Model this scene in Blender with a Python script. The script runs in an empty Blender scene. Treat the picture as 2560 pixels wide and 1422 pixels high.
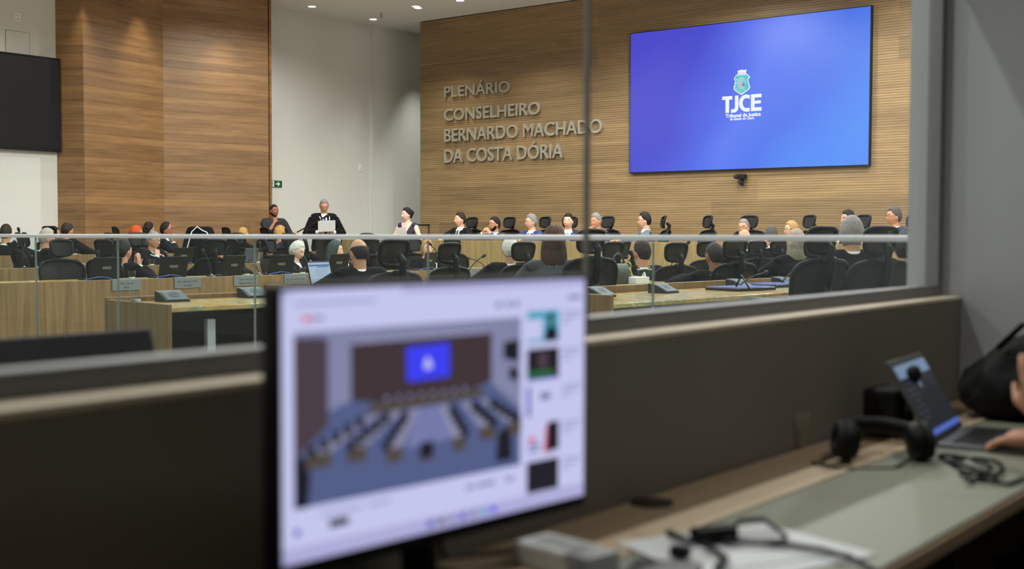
import bpy, bmesh, math, random
from mathutils import Vector as V, Matrix as M4, Quaternion, noise
random.seed(11)
SC = bpy.context.scene
COL = SC.collection
PI = math.pi
rad = math.radians

# ---------------------------------------------------------------- camera
FPX, CX, CY, Z0 = 3050.0, 1280.0, 711.0, 1.25      # focal length in pixels of the 2560x1422 frame
YAW, PIT, ROL = rad(38.4), math.atan(131.5 / 3050), .003
_r0 = V((math.cos(YAW), math.sin(YAW), 0))
FW = V((-math.sin(YAW) * math.cos(PIT), math.cos(YAW) * math.cos(PIT), -math.sin(PIT)))
_u0 = _r0.cross(FW)
RT = _r0 * math.cos(ROL) + _u0 * math.sin(ROL)
UP = RT.cross(FW)
CAM = V((0, 0, Z0))
cd = bpy.data.cameras.new('camera')
cam = bpy.data.objects.new('camera', cd)
COL.objects.link(cam)
cam.matrix_world = M4(((RT.x, UP.x, -FW.x, 0), (RT.y, UP.y, -FW.y, 0), (RT.z, UP.z, -FW.z, Z0), (0, 0, 0, 1)))
cd.sensor_width = 36
cd.lens = 36 * FPX / 2560
cd.clip_start, cd.clip_end = .05, 200
cd.dof.use_dof = True
cd.dof.focus_distance = 15.5
cd.dof.aperture_fstop = 2.6
SC.camera = cam

# ---------------------------------------------------------------- world, exposure
w = bpy.data.worlds.new('world')
SC.world = w
w.use_nodes = True
w.node_tree.nodes['Background'].inputs[0].default_value = (.6, .65, .7, 1)
w.node_tree.nodes['Background'].inputs[1].default_value = .02
vs = SC.view_settings
vs.view_transform = 'Standard'
vs.look = 'None'
vs.exposure = 0.0
vs.gamma = 1.0
vs.use_curve_mapping = False
HALL_W = 420       # power of one hall downlight
WASH_W = 170        # power of one narrow wall-washing downlight
BOOTH_W = 40      # the dimmed booth lamp


def ray(x, y):
    return FW + RT * ((x - CX) / FPX) - UP * ((y - CY) / FPX)


def on(x, y, ax, v):        # where the sight line of a measured point meets a plane of the room
    d = ray(x, y)
    return CAM + d * ((v - CAM[ax]) / d[ax])


# ---------------------------------------------------------------- colour and materials
def lin(c):
    return tuple(((v / 255) / 12.92 if v / 255 <= .04045 else ((v / 255 + .055) / 1.055) ** 2.4) for v in c)


MATS = {}


def mat(name, rgb, rough=.5, metal=0., var=.08, scale=30., spec=.5, bump=0., sheen=0., stretch=None):
    """plain surface: principled with a faint procedural mottling"""
    if name in MATS:
        return MATS[name]
    m = bpy.data.materials.new(name)
    m.use_nodes = True
    nt = m.node_tree
    p = nt.nodes['Principled BSDF']
    p.inputs['Roughness'].default_value = rough
    p.inputs['Metallic'].default_value = metal
    p.inputs['Specular IOR Level'].default_value = spec
    if sheen:
        p.inputs['Sheen Weight'].default_value = sheen
    c = lin(rgb)
    tc = nt.nodes.new('ShaderNodeTexCoord')
    no = nt.nodes.new('ShaderNodeTexNoise')
    no.inputs['Scale'].default_value = scale
    no.inputs['Detail'].default_value = 4
    if stretch:
        mp = nt.nodes.new('ShaderNodeMapping')
        mp.inputs['Scale'].default_value = stretch
        nt.links.new(tc.outputs['Object'], mp.inputs['Vector'])
        nt.links.new(mp.outputs[0], no.inputs['Vector'])
    else:
        nt.links.new(tc.outputs['Object'], no.inputs['Vector'])
    mx = nt.nodes.new('ShaderNodeMix')
    mx.data_type = 'RGBA'
    mx.inputs[6].default_value = (*[v * (1 - var) for v in c], 1)
    mx.inputs[7].default_value = (*[min(1, v * (1 + var)) for v in c], 1)
    nt.links.new(no.outputs['Fac'], mx.inputs[0])
    nt.links.new(mx.outputs[2], p.inputs['Base Color'])
    if bump:
        b = nt.nodes.new('ShaderNodeBump')
        b.inputs['Strength'].default_value = bump
        b.inputs['Distance'].default_value = .01
        nt.links.new(no.outputs['Fac'], b.inputs['Height'])
        nt.links.new(b.outputs['Normal'], p.inputs['Normal'])
    MATS[name] = m
    return m


def emit(name, rgb, strength=1.):
    if name in MATS:
        return MATS[name]
    m = bpy.data.materials.new(name)
    m.use_nodes = True
    nt = m.node_tree
    p = nt.nodes['Principled BSDF']
    p.inputs['Base Color'].default_value = (.01, .01, .01, 1)
    p.inputs['Roughness'].default_value = .4
    p.inputs['Emission Color'].default_value = (*lin(rgb), 1)
    p.inputs['Emission Strength'].default_value = strength
    MATS[name] = m
    return m


def nd(nt, kind, **kw):
    n = nt.nodes.new(kind)
    for k, v in kw.items():
        if k.startswith('i_'):
            n.inputs[int(k[2:]) if k[2:].isdigit() else k[2:].replace('_', ' ')].default_value = v
        else:
            setattr(n, k, v)
    return n


def wood(name, c1, c2, grain=(1, 30, 30), plank=None, groove=None, rough=.45, rib=None, joint=0.):
    """grain runs along the axis with the small scale; plank = (length, height) with tone steps;
    groove = spacing of dark horizontal joints; rib = spacing of fine milled ribs"""
    m = bpy.data.materials.new(name)
    m.use_nodes = True
    nt = m.node_tree
    L = nt.links.new
    p = nt.nodes['Principled BSDF']
    p.inputs['Roughness'].default_value = rough
    tc = nd(nt, 'ShaderNodeTexCoord')
    mp = nd(nt, 'ShaderNodeMapping')
    mp.inputs['Scale'].default_value = grain
    L(tc.outputs['Object'], mp.inputs['Vector'])
    n1 = nd(nt, 'ShaderNodeTexNoise', i_Scale=1., i_Detail=6., i_Roughness=.65, i_Distortion=.4)
    L(mp.outputs[0], n1.inputs['Vector'])
    rp = nd(nt, 'ShaderNodeValToRGB')
    rp.color_ramp.elements[0].position = .3
    rp.color_ramp.elements[0].color = (*lin(c1), 1)
    rp.color_ramp.elements[1].position = .7
    rp.color_ramp.elements[1].color = (*lin(c2), 1)
    L(n1.outputs['Fac'], rp.inputs[0])
    colour = rp.outputs[0]
    sp = nd(nt, 'ShaderNodeSeparateXYZ')
    L(tc.outputs['Object'], sp.inputs[0])
    heights = []
    if plank:
        cb = nd(nt, 'ShaderNodeCombineXYZ')
        L(sp.outputs['X'], cb.inputs[0])
        L(sp.outputs['Z'], cb.inputs[1])
        br = nd(nt, 'ShaderNodeTexBrick', offset=.37, i_Scale=1.)
        br.inputs['Mortar Size'].default_value = joint
        br.inputs['Brick Width'].default_value = plank[0]
        br.inputs['Row Height'].default_value = plank[1]
        br.inputs['Color1'].default_value = (.78, .78, .78, 1)
        br.inputs['Color2'].default_value = (1.12, 1.12, 1.12, 1)
        br.inputs['Mortar'].default_value = (.45, .45, .45, 1)
        L(cb.outputs[0], br.inputs['Vector'])
        mu = nd(nt, 'ShaderNodeMix', data_type='RGBA', blend_type='MULTIPLY')
        mu.inputs[0].default_value = 1
        L(colour, mu.inputs[6])
        L(br.outputs['Color'], mu.inputs[7])
        colour = mu.outputs[2]
    if groove or rib:
        for sp_, depth, width in ((groove, .62, .05), (rib, .55, .3)):
            if not sp_:
                continue
            dv = nd(nt, 'ShaderNodeMath', operation='DIVIDE')
            dv.inputs[1].default_value = sp_
            L(sp.outputs['Z'], dv.inputs[0])
            fr = nd(nt, 'ShaderNodeMath', operation='FRACT')
            L(dv.outputs[0], fr.inputs[0])
            lt = nd(nt, 'ShaderNodeMath', operation='LESS_THAN')
            lt.inputs[1].default_value = width
            L(fr.outputs[0], lt.inputs[0])
            mu = nd(nt, 'ShaderNodeMix', data_type='RGBA', blend_type='MULTIPLY')
            L(lt.outputs[0], mu.inputs[0])
            L(colour, mu.inputs[6])
            mu.inputs[7].default_value = (depth, depth, depth, 1)
            colour = mu.outputs[2]
            heights.append(lt.outputs[0])
    L(colour, p.inputs['Base Color'])
    if heights:
        b = nd(nt, 'ShaderNodeBump', invert=True)
        b.inputs['Strength'].default_value = .35
        b.inputs['Distance'].default_value = .006
        L(heights[-1], b.inputs['Height'])
        L(b.outputs[0], p.inputs['Normal'])
    MATS[name] = m
    return m


def glass(name, tint=(.9, .95, .94), base=.01, edge=.5):
    """clear sheet glass: straight-through light with a fresnel reflection"""
    m = bpy.data.materials.new(name)
    m.use_nodes = True
    nt = m.node_tree
    L = nt.links.new
    nt.nodes.remove(nt.nodes['Principled BSDF'])
    out = nt.nodes['Material Output']
    tr = nd(nt, 'ShaderNodeBsdfTransparent')
    tr.inputs[0].default_value = (*tint, 1)
    gl = nd(nt, 'ShaderNodeBsdfGlossy')
    gl.inputs['Roughness'].default_value = .02
    gl.inputs['Color'].default_value = (.9, .95, 1, 1)
    ge = nd(nt, 'ShaderNodeNewGeometry')
    dt = nd(nt, 'ShaderNodeVectorMath', operation='DOT_PRODUCT')
    L(ge.outputs['Incoming'], dt.inputs[0])
    L(ge.outputs['Normal'], dt.inputs[1])
    ab = nd(nt, 'ShaderNodeMath', operation='ABSOLUTE')
    L(dt.outputs['Value'], ab.inputs[0])
    sb = nd(nt, 'ShaderNodeMath', operation='SUBTRACT')
    sb.inputs[0].default_value = 1.
    L(ab.outputs[0], sb.inputs[1])
    pw = nd(nt, 'ShaderNodeMath', operation='POWER')
    pw.inputs[1].default_value = 5.
    L(sb.outputs[0], pw.inputs[0])
    no = nd(nt, 'ShaderNodeTexNoise', i_Scale=3.)
    m0 = nd(nt, 'ShaderNodeMath', operation='MULTIPLY_ADD')
    m0.inputs[1].default_value = .006
    m0.inputs[2].default_value = base
    L(no.outputs['Fac'], m0.inputs[0])
    ml = nd(nt, 'ShaderNodeMath', operation='MULTIPLY_ADD', use_clamp=True)
    ml.inputs[1].default_value = edge
    L(pw.outputs[0], ml.inputs[0])
    L(m0.outputs[0], ml.inputs[2])
    mx = nd(nt, 'ShaderNodeMixShader')
    L(ml.outputs[0], mx.inputs[0])
    L(tr.outputs[0], mx.inputs[1])
    L(gl.outputs[0], mx.inputs[2])
    L(mx.outputs[0], out.inputs[0])
    MATS[name] = m
    return m


def meshcloth(name, rgb, thru=.2):
    m = bpy.data.materials.new(name)
    m.use_nodes = True
    nt = m.node_tree
    L = nt.links.new
    p = nt.nodes['Principled BSDF']
    p.inputs['Base Color'].default_value = (*lin(rgb), 1)
    p.inputs['Roughness'].default_value = .8
    tr = nd(nt, 'ShaderNodeBsdfTransparent')
    wv = nd(nt, 'ShaderNodeTexNoise', i_Scale=160.)
    tc = nd(nt, 'ShaderNodeTexCoord')
    L(tc.outputs['Object'], wv.inputs['Vector'])
    ml = nd(nt, 'ShaderNodeMath', operation='MULTIPLY')
    ml.inputs[1].default_value = thru * 2
    L(wv.outputs['Fac'], ml.inputs[0])
    mx = nd(nt, 'ShaderNodeMixShader')
    L(ml.outputs[0], mx.inputs[0])
    L(p.outputs[0], mx.inputs[1])
    L(tr.outputs[0], mx.inputs[2])
    L(mx.outputs[0], nt.nodes['Material Output'].inputs[0])
    MATS[name] = m
    return m


# ---------------------------------------------------------------- mesh helpers
class MB:
    def __init__(s):
        s.b = bmesh.new()
        s.mi = 0


    def quad(s, *pts):
        f = s.b.faces.new([s.b.verts.new(p) for p in pts])
        f.material_index = s.mi
        return s

    def box(s, c, d, rot=None, bev=0.):
        t = bmesh.new()
        bmesh.ops.create_cube(t, size=1)
        bmesh.ops.scale(t, vec=d, verts=t.verts)
        if bev:
            bmesh.ops.bevel(t, geom=t.edges[:], offset=bev, segments=2, affect='EDGES', profile=.5)
        if rot is not None:
            bmesh.ops.transform(t, matrix=rot.to_4x4() if hasattr(rot, 'to_4x4') else rot, verts=t.verts)
        bmesh.ops.translate(t, vec=c, verts=t.verts)
        return s.add(t)

    def add(s, t):
        mp = [s.b.verts.new(v.co) for v in t.verts]
        t.verts.index_update()
        for f in t.faces:
            try:
                g = s.b.faces.new([mp[v.index] for v in f.verts])
                g.material_index = s.mi
            except ValueError:
                pass
        t.free()
        return s

    def rings(s, rings, cap=True, close=False):
        """rings = list of equal-length point loops"""
        vs_ = [[s.b.verts.new(p) for p in r] for r in rings]
        n = len(vs_[0])
        prs = list(zip(vs_, vs_[1:])) + ([(vs_[-1], vs_[0])] if close else [])
        for a, b in prs:
            for i in range(n):
                f = s.b.faces.new((a[i], a[(i + 1) % n], b[(i + 1) % n], b[i]))
                f.material_index = s.mi
        if cap and not close:
            f = s.b.faces.new(list(reversed(vs_[0]))); f.material_index = s.mi
            f = s.b.faces.new(vs_[-1]); f.material_index = s.mi
        return s

    def tube(s, pts, r, seg=8, flat=1., cap=True, close=False):
        """round tube along pts; r = number or list; flat squashes one axis"""
        pts = [V(p) for p in pts]
        n = len(pts)
        rs = r if isinstance(r, (list, tuple)) else [r] * n
        t0 = (pts[1] - pts[0]).normalized()
        ref = V((0, 0, 1)) if abs(t0.z) < .9 else V((0, 1, 0))
        a = t0.cross(ref).normalized()
        out = []
        for i, p in enumerate(pts):
            if close:
                t = (pts[(i + 1) % n] - pts[i - 1]).normalized()
            else:
                t = (pts[min(i + 1, n - 1)] - pts[max(i - 1, 0)]).normalized()
            a = (a - t * a.dot(t))
            a = a.normalized() if a.length > 1e-6 else t.orthogonal().normalized()
            b = t.cross(a)
            out.append([p + a * (math.cos(q) * rs[i]) + b * (math.sin(q) * rs[i] * flat)
                        for q in [2 * PI * k / seg for k in range(seg)]])
        return s.rings(out, cap, close)

    def ell(s, c, r, rot=None, u=14, v=10):
        t = bmesh.new()
        bmesh.ops.create_uvsphere(t, u_segments=u, v_segments=v, radius=1)
        bmesh.ops.scale(t, vec=r if not isinstance(r, (int, float)) else (r, r, r), verts=t.verts)
        if rot is not None:
            bmesh.ops.transform(t, matrix=rot.to_4x4(), verts=t.verts)
        bmesh.ops.translate(t, vec=c, verts=t.verts)
        return s.add(t)

    def lathe(s, prof, c=(0, 0, 0), seg=20, cap=True):
        c = V(c)
        return s.rings([[c + V((r * math.cos(q), r * math.sin(q), z)) for q in [2 * PI * k / seg for k in range(seg)]]
                        for r, z in prof], cap)

    def prism(s, poly, h, fr=None):
        """poly in local xy extruded along z by h, placed with matrix fr"""
        fr = fr or M4()
        lo = [s.b.verts.new(fr @ V((x, y, 0))) for x, y in poly]
        hi = [s.b.verts.new(fr @ V((x, y, h))) for x, y in poly]
        n = len(poly)
        for f in ([list(reversed(lo)), hi] + [[lo[i], lo[(i + 1) % n], hi[(i + 1) % n], hi[i]] for i in range(n)]):
            g = s.b.faces.new(f); g.material_index = s.mi
        return s

    def build(s, name, m=None, parent=None, smooth=False, angle=None):
        bmesh.ops.recalc_face_normals(s.b, faces=s.b.faces[:])
        me = bpy.data.meshes.new(name)
        s.b.to_mesh(me)
        s.b.free()
        if m is not None:
            for q in (m if isinstance(m, (list, tuple)) else [m]):
                me.materials.append(q)
        if smooth:
            me.polygons.foreach_set('use_smooth', [True] * len(me.polygons))
        o = bpy.data.objects.new(name, me)
        COL.objects.link(o)
        o.parent = parent
        return o


def tag(o, label=None, cat=None, group=None, kind=None):
    for k, v in (('label', label), ('category', cat), ('group', group), ('kind', kind)):
        if v:
            o[k] = v
    return o


def thing(name, label, cat, loc=(0, 0, 0), rz=0., group=None):
    o = bpy.data.objects.new(name, None)
    o.empty_display_size = .1
    COL.objects.link(o)
    o.location = loc
    o.rotation_euler = (0, 0, rz)
    return tag(o, label, cat, group)


def copy_tree(o, parent=None):
    c = o.copy()
    COL.objects.link(c)
    c.parent = parent
    for ch in KIDS.get(o.name, [x for x in bpy.data.objects if x.parent == o]):
        copy_tree(ch, c)
    return c


KIDS = {}


def remember(o):           # remember the children of a master thing, so that copies are quick
    ch = [x for x in bpy.data.objects if x.parent == o]
    KIDS[o.name] = ch
    for c in ch:
        remember(c)


def place(master, loc, rz, label, group, used=set()):
    o = master if master.name not in used else copy_tree(master)
    used.add(master.name)
    o.location = loc
    o.rotation_euler = (0, 0, rz)
    tag(o, label, None, group)
    return o


def remesh(o, vox, smooth=3, fac=.5):
    """fuse the overlapping pieces of a mesh into one continuous skin"""
    a = o.modifiers.new('r', 'REMESH')
    a.mode = 'VOXEL'
    a.voxel_size = vox
    if smooth:
        b = o.modifiers.new('s', 'SMOOTH')
        b.iterations = smooth
        b.factor = fac
    dg = bpy.context.evaluated_depsgraph_get()
    me = bpy.data.meshes.new_from_object(o.evaluated_get(dg))
    old = o.data
    mats = list(old.materials)
    o.modifiers.clear()
    o.data = me
    bpy.data.meshes.remove(old)
    me.materials.clear()
    for q in mats:
        me.materials.append(q)
    me.polygons.foreach_set('use_smooth', [True] * len(me.polygons))
    return o


def text_mesh(s, size, ext=0., bold=0., align='LEFT', spacing=1.):
    cu = bpy.data.curves.new('t', 'FONT')
    cu.body = s
    cu.size = size
    cu.extrude = ext
    cu.offset = bold
    cu.align_x = align
    cu.space_character = spacing
    cu.resolution_u = 4
    o = bpy.data.objects.new('t', cu)
    COL.objects.link(o)
    dg = bpy.context.evaluated_depsgraph_get()
    me = bpy.data.meshes.new_from_object(o.evaluated_get(dg))
    bpy.data.objects.remove(o)
    bpy.data.curves.remove(cu)
    return me


def mesh_obj(name, me, m, parent=None, mw=None):
    me.materials.clear()
    me.materials.append(m)
    me.name = name
    o = bpy.data.objects.new(name, me)
    COL.objects.link(o)
    o.parent = parent
    if mw is not None:
        o.matrix_local = mw
    return o


def frame(origin, x, y):
    """matrix whose local x,y,z axes are x, y, x cross y"""
    x, y = V(x).normalized(), V(y).normalized()
    z = x.cross(y)
    o = V(origin)
    return M4(((x.x, y.x, z.x, o.x), (x.y, y.y, z.y, o.y), (x.z, y.z, z.z, o.z), (0, 0, 0, 1)))

# ---------------------------------------------------------------- materials used all over
PLASTER = mat('white_plaster', (206, 205, 198), .85, var=.02, scale=2)
CEIL = mat('ceiling_paint', (222, 220, 214), .9, var=.02, scale=2)
BOOTHW = mat('booth_paint', (178, 181, 183), .85, var=.03, scale=3)
LOWWALL = mat('low_wall_paint', (126, 121, 108), .8, var=.04, scale=3)
LEDGE = mat('ledge_wood', (228, 212, 186), .55, var=.06, scale=20)
CARPET = mat('grey_carpet', (150, 148, 148), .95, var=.12, scale=60)
SCREENWOOD = wood('ribbed_oak_wall', (126, 101, 66), (160, 131, 90), (.9, 14, 22), (2.4, .36), rib=.041, rough=.5)
LEFTWOOD = wood('plank_oak_wall', (120, 88, 54), (156, 118, 77), (.9, 7, 11), (60, .13), groove=.13, rough=.45)
DAISWOOD_LIT = wood('dais_oak_lit', (140, 112, 70), (186, 154, 104), (22, 22, 1.2), rough=.42)  # lighter copy of the desk oak, brighter light on the dais put into colour
DESKWOOD_DIM = wood('desk_oak_dim', (106, 82, 48), (148, 117, 75), (22, 22, 1.2), rough=.42)  # darker copy of the oak, light falling off towards the glass put into colour
BLACK = mat('black_plastic', (12, 12, 13), .55, var=.05, spec=.25)
BLACKM = mat('matt_black', (12, 12, 14), .7, var=.05)
DARKM = mat('dark_metal', (48, 48, 52), .35, .6)
ALU = mat('brushed_aluminium', (205, 208, 212), .4, .35, var=.06, scale=80)
STEEL = mat('steel', (176, 174, 168), .3, .9, var=.06)
PAPER = mat('white_paper', (225, 226, 228), .8, var=.02)
GLASS = glass('window_glass', (.93, .955, .95))
GUARD = glass('guard_glass', (.86, .915, .91))
CLEAR = glass('clear_glass', (.95, .97, .97))


def marble():
    m = bpy.data.materials.new('yellow_onyx')
    m.use_nodes = True
    nt = m.node_tree
    L = nt.links.new
    p = nt.nodes['Principled BSDF']
    p.inputs['Roughness'].default_value = .18
    tc = nd(nt, 'ShaderNodeTexCoord')
    n = nd(nt, 'ShaderNodeTexNoise', i_Scale=2.6, i_Detail=8., i_Roughness=.6, i_Distortion=1.8)
    L(tc.outputs['Object'], n.inputs['Vector'])
    r = nd(nt, 'ShaderNodeValToRGB')
    e = r.color_ramp.elements
    e[0].position, e[0].color = .3, (*lin((150, 105, 62)), 1)
    e[1].position, e[1].color = .75, (*lin((205, 188, 142)), 1)
    for pos, c in ((.42, (198, 160, 96)), (.5, (208, 178, 116)), (.58, (150, 150, 112)), (.64, (214, 196, 150))):
        x = e.new(pos)
        x.color = (*lin(c), 1)
    L(n.outputs['Fac'], r.inputs[0])
    L(r.outputs[0], p.inputs['Base Color'])
    MATS['marble'] = m
    return m


MARBLE = marble()

# ---------------------------------------------------------------- the hall
CZ = 5.6                       # hall ceiling
XL, YW = -18.5, 18.8           # left wall, screen wall
F2Z, F3Z, R2Z, R1Z, DZ = .07, .16, .05, .07, .35     # raised tiers and the dais platform
b = MB()
b.box((-8.5, 8.5, -.1), (23.5, 24, .2))
b.box((-14.1, 11, F2Z / 2), (2.1, 12, F2Z))
b.box((-16.8, 11, F3Z / 2), (3.3, 12, F3Z))
b.box((-5.4, 8.9, R2Z / 2), (2.9, 9.6, R2Z))
b.box((-2.72, 8.9, R1Z / 2), (2.44, 9.6, R1Z))
b.box((-7.6, 17.0, DZ / 2), (11.9, 3.4, DZ))
tag(b.build('floor', CARPET), kind='structure')
b = MB()
b.box((-9.9, 9.9, CZ + .1), (17.4, 22, .2))
tag(b.build('ceiling', CEIL), kind='structure')
b = MB()
b.box((XL - .1, 9, CZ / 2), (.2, 23, CZ))
b.box((XL + .03, 19.7, CZ / 2), (.06, 2.4, CZ))          # shallow pier beside the passage
tag(b.build('wall_left', PLASTER), kind='structure')
b = MB()
b.box((-9.9, 20.95, CZ / 2), (17.4, .1, CZ))
tag(b.build('wall_back', PLASTER), kind='structure')
b = MB()
b.box((-9.9, -1.05, CZ / 2), (17.4, .1, CZ))
tag(b.build('wall_rear', PLASTER), kind='structure')
# wood screen wall
b = MB()
b.box((-9.35, YW + .15, CZ / 2 - .01), (16.0, .3, CZ - .02))
b.box((-16.47, YW - .012, .7), (1.72, .024, 1.4))       # jib door panel standing a touch proud
tag(b.build('wall_screen', SCREENWOOD), kind='structure')
# folded wood cladding on the left wall: three faces
P1, P2, P3, P4 = V((-18.52, 11.2, 0)), V((-18.05, 11.42, 0)), V((-18.46, 13.27, 0)), V((-17.95, 15.24, 0))
b = MB()
for q, (a, c) in enumerate(((P1, P2), (P2, P3), (P3, P4))):
    d = (c - a)
    ln = d.length
    mw = frame(a, d, (0, 0, 1))
    o = MB().box((ln / 2, 0, CZ / 2), (ln, .05, CZ - .01))
    me = o.build('wall_left_cladding', LEFTWOOD)
    me.matrix_world = M4.Translation(a) @ M4.Rotation(math.atan2(d.y, d.x), 4, 'Z') @ M4.Translation((0, .02, 0))
    tag(me, kind='structure')
o = MB().box((-18.25, 15.3, CZ / 2), (.6, .05, CZ - .01)).build('wall_left_cladding', LEFTWOOD)
tag(o, kind='structure')

# hall right wall beyond the booth, booth end wall, low wall and window wall
b = MB()
b.box((-1.31, 12.4, CZ / 2), (.2, 17.2, CZ))
tag(b.build('wall_right', PLASTER), kind='structure')
b = MB()
b.box((.6, 3.83, 1.4), (4.02, .1, 2.8))
tag(b.build('wall_booth_end', BOOTHW), kind='structure')
b = MB()
b.box((-1.325, 1.24, .525), (.17, 5.08, 1.05))
tag(b.build('wall_booth_low', LOWWALL), kind='structure')
b = MB()
b.box((-1.325, 1.24, 3.95), (.17, 5.08, 3.3))
b.box((-1.325, -1.2, 1.675), (.17, .2, 1.25))
tag(b.build('wall_booth_window', BOOTHW), kind='structure')
b = MB()
b.box((2.6, 1.3, 1.4), (.1, 5.2, 2.8))
tag(b.build('wall_booth_right', BOOTHW), kind='structure')
b = MB()
b.box((.6, -1.35, 1.4), (4.02, .1, 2.8))
tag(b.build('wall_booth_rear', BOOTHW), kind='structure')
b = MB()
b.box((.7, 1.25, 2.85), (3.88, 5.3, .1))
tag(b.build('ceiling_booth', BOOTHW), kind='structure')
b = MB()
b.box((.7, 1.3, -.1), (5.0, 5.4, .2))
tag(b.build('floor_booth', CARPET), kind='structure')
b = MB()
b.box((-1.275, 1.31, 1.052), (.075, 4.93, .012), bev=.004)
tag(b.build('trim_1', LEDGE), kind='structure')
# the booth window: aluminium frame, two panes and the dark silicone joint
wf = MB()
wf.box((-1.318, 1.31, 1.073), (.044, 4.93, .036), bev=.003)
wf.box((-1.318, 3.757, 1.7), (.044, .035, 1.22), bev=.003)
wf.box((-1.318, -1.08, 1.7), (.044, .035, 1.22), bev=.003)
wf.box((-1.318, 1.31, 2.285), (.044, 4.93, .03), bev=.003)
FRAME = mat('window_frame_grey', (128, 128, 130), .45, .3)
w1 = tag(wf.build('window_1', FRAME), kind='structure')
SEAM = on(1467, 350, 0, -1.325).y
for a, c in ((-1.06, SEAM - .004), (SEAM + .004, 3.74)):
    MB().box((-1.325, (a + c) / 2, 1.68), (.008, c - a, 1.18)).build('window_pane', GLASS, w1)
MB().box((-1.325, SEAM, 1.68), (.0095, .0085, 1.18)).build('window_seam', mat('grey_silicone', (130, 126, 122), .6), w1)

# ---------------------------------------------------------------- downlights
TRIM = mat('lamp_trim', (235, 235, 232), .5)
LAMP = emit('lamp_glow', (255, 252, 245), 9)


def downlight(x, y, label, energy, angle, blend=.6, r=.075, z=CZ, colr=(1, .98, .945), size=.06, group=None, glow=LAMP):
    t = thing('downlight', label, 'ceiling light', (x, y, z), 0, group)
    MB().lathe([(r + .03, 0), (r + .03, -.008), (r, -.014), (r, -.002)], seg=24).build('trim_ring', TRIM, t, True)
    MB().lathe([(r - .001, -.003), (r - .004, -.012), (.01, -.016)], seg=24).build('diffuser', glow, t, True)
    l = bpy.data.lights.new('downlight_lamp', 'SPOT')
    l.energy = energy
    l.spot_size = rad(angle)
    l.spot_blend = blend
    l.shadow_soft_size = size
    l.color = colr
    o = bpy.data.objects.new('downlight_lamp', l)
    COL.objects.link(o)
    o.location = (0, 0, -.05)
    o.parent = t
    return t


for x, y, lb in ((-17.825, 16.238, 'round ceiling downlight nearest the planked wood wall'),
                 (-17.893, 17.972, 'small round ceiling downlight over the white wall, beside the sprinkler'),
                 (-16.227, 17.463, 'bright round ceiling downlight above the left end of the lettered wall'),
                 (-15.152, 17.518, 'bright round ceiling downlight cut by the top edge of the picture')):
    downlight(x, y, lb, HALL_W * .3, 44, 1.)
HID = 'hall ceiling downlights above the picture'
for x in (-16.6, -13.2, -9.8, -6.4, -3.0):
    for y in (3.2, 6.6, 10.0, 13.4, 16.6):
        if y > 16 and x < -13 or x < -16 and y > 9:
            continue
        downlight(x, y, 'added unseen ceiling downlight brightening the white left wall', HALL_W * {3.2: .35, 6.6: .6, 10.: .95, 13.4: 1.2, 16.6: 1.25}[y], 160, .4, group=HID)
downlight(-15.6, 14.2, 'added unseen ceiling downlight brightening the white left wall', HALL_W, 160, .4, group=HID)  # unseen lamp added to lift the white wall beside the cladding
for x in (-3.0, -6.4):
    downlight(x, .6, 'added unseen ceiling downlight brightening the white left wall', HALL_W * .6, 160, .4, group=HID)  # unseen pair added on the public side to brighten the reveal strip
for x, y in ((-17.72, 11.28), (-17.98, 12.75), (-17.75, 14.2), (-18.0, 9.8)):
    downlight(x, y, 'narrow warm downlight washing the planked wall', WASH_W, 62, .9, group='wall washers over the planked wall', colr=(1, .85, .66), size=.03)
downlight(-17.7, 19.8, 'round ceiling downlight of the passage behind the lettered wall', HALL_W * 1.1, 64, 1.)
for x in (-16.3, -14, -11.5, -9, -6, -3.4):
    downlight(x, 17.6, 'narrow downlight washing the ribbed wall', WASH_W * 1.5, 100, 1., group='wall washers over the ribbed wall', colr=(1, .93, .82), size=.04)
downlight(-.2, 2.55, 'dimmed round ceiling lamp over the booth desk', BOOTH_W, 165, 1., .09, 2.8, (1, .98, .95), .12, glow=emit('dim_lamp_glow', (255, 248, 235), .6))
# sprinkler
sp = on(953, 33, 2, CZ)
b = MB().lathe([(.03, 0), (.03, -.01), (.012, -.012), (.012, -.07), (.03, -.075), (.03, -.08)], (sp.x, sp.y, CZ), 12)
tag(b.build('sprinkler', STEEL, None, True), 'small steel sprinkler head hanging from the hall ceiling', 'sprinkler')

# ---------------------------------------------------------------- wall lettering
LET = mat('brushed_steel_letters', (176, 170, 154), .36, .45, var=.1, scale=6)
sg = thing('wall_lettering', 'four lines of raised steel lettering on the ribbed wood wall', 'sign', (-16.66, YW - .03, 2.6))
CAP = .735                   # cap height of the face relative to its size
for body, y0, y1, x1 in (('PLENÁRIO', 245, 217, -14.935), ('CONSELHEIRO', 303, 273, -14.2),
                         ('BERNARDO MACHADO', 355, 322, -12.76), ('DA COSTA DÓRIA', 407, 373, -13.65)):
    zb = on(1105, y0, 1, YW).z
    h = on(1105, y1, 1, YW).z - zb
    size = h / CAP
    full = text_mesh(body, size)
    wd = max(v.co.x for v in full.vertices)
    sx = (x1 + 16.66) / wd
    for i, ch in enumerate(body):
        if ch == ' ':
            continue
        me = text_mesh(ch, size, .028, 0 if ch == 'M' else .0035)
        pre = text_mesh(body[:i + 1], size)
        off = max(v.co.x for v in pre.vertices) - max(v.co.x for v in text_mesh(ch, size).vertices)
        for v in me.vertices:
            v.co.x = (v.co.x + off) * sx
        mesh_obj('letter', me, LET, sg, frame((0, 0, zb - 2.6), (1, 0, 0), (0, 0, 1)))

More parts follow.
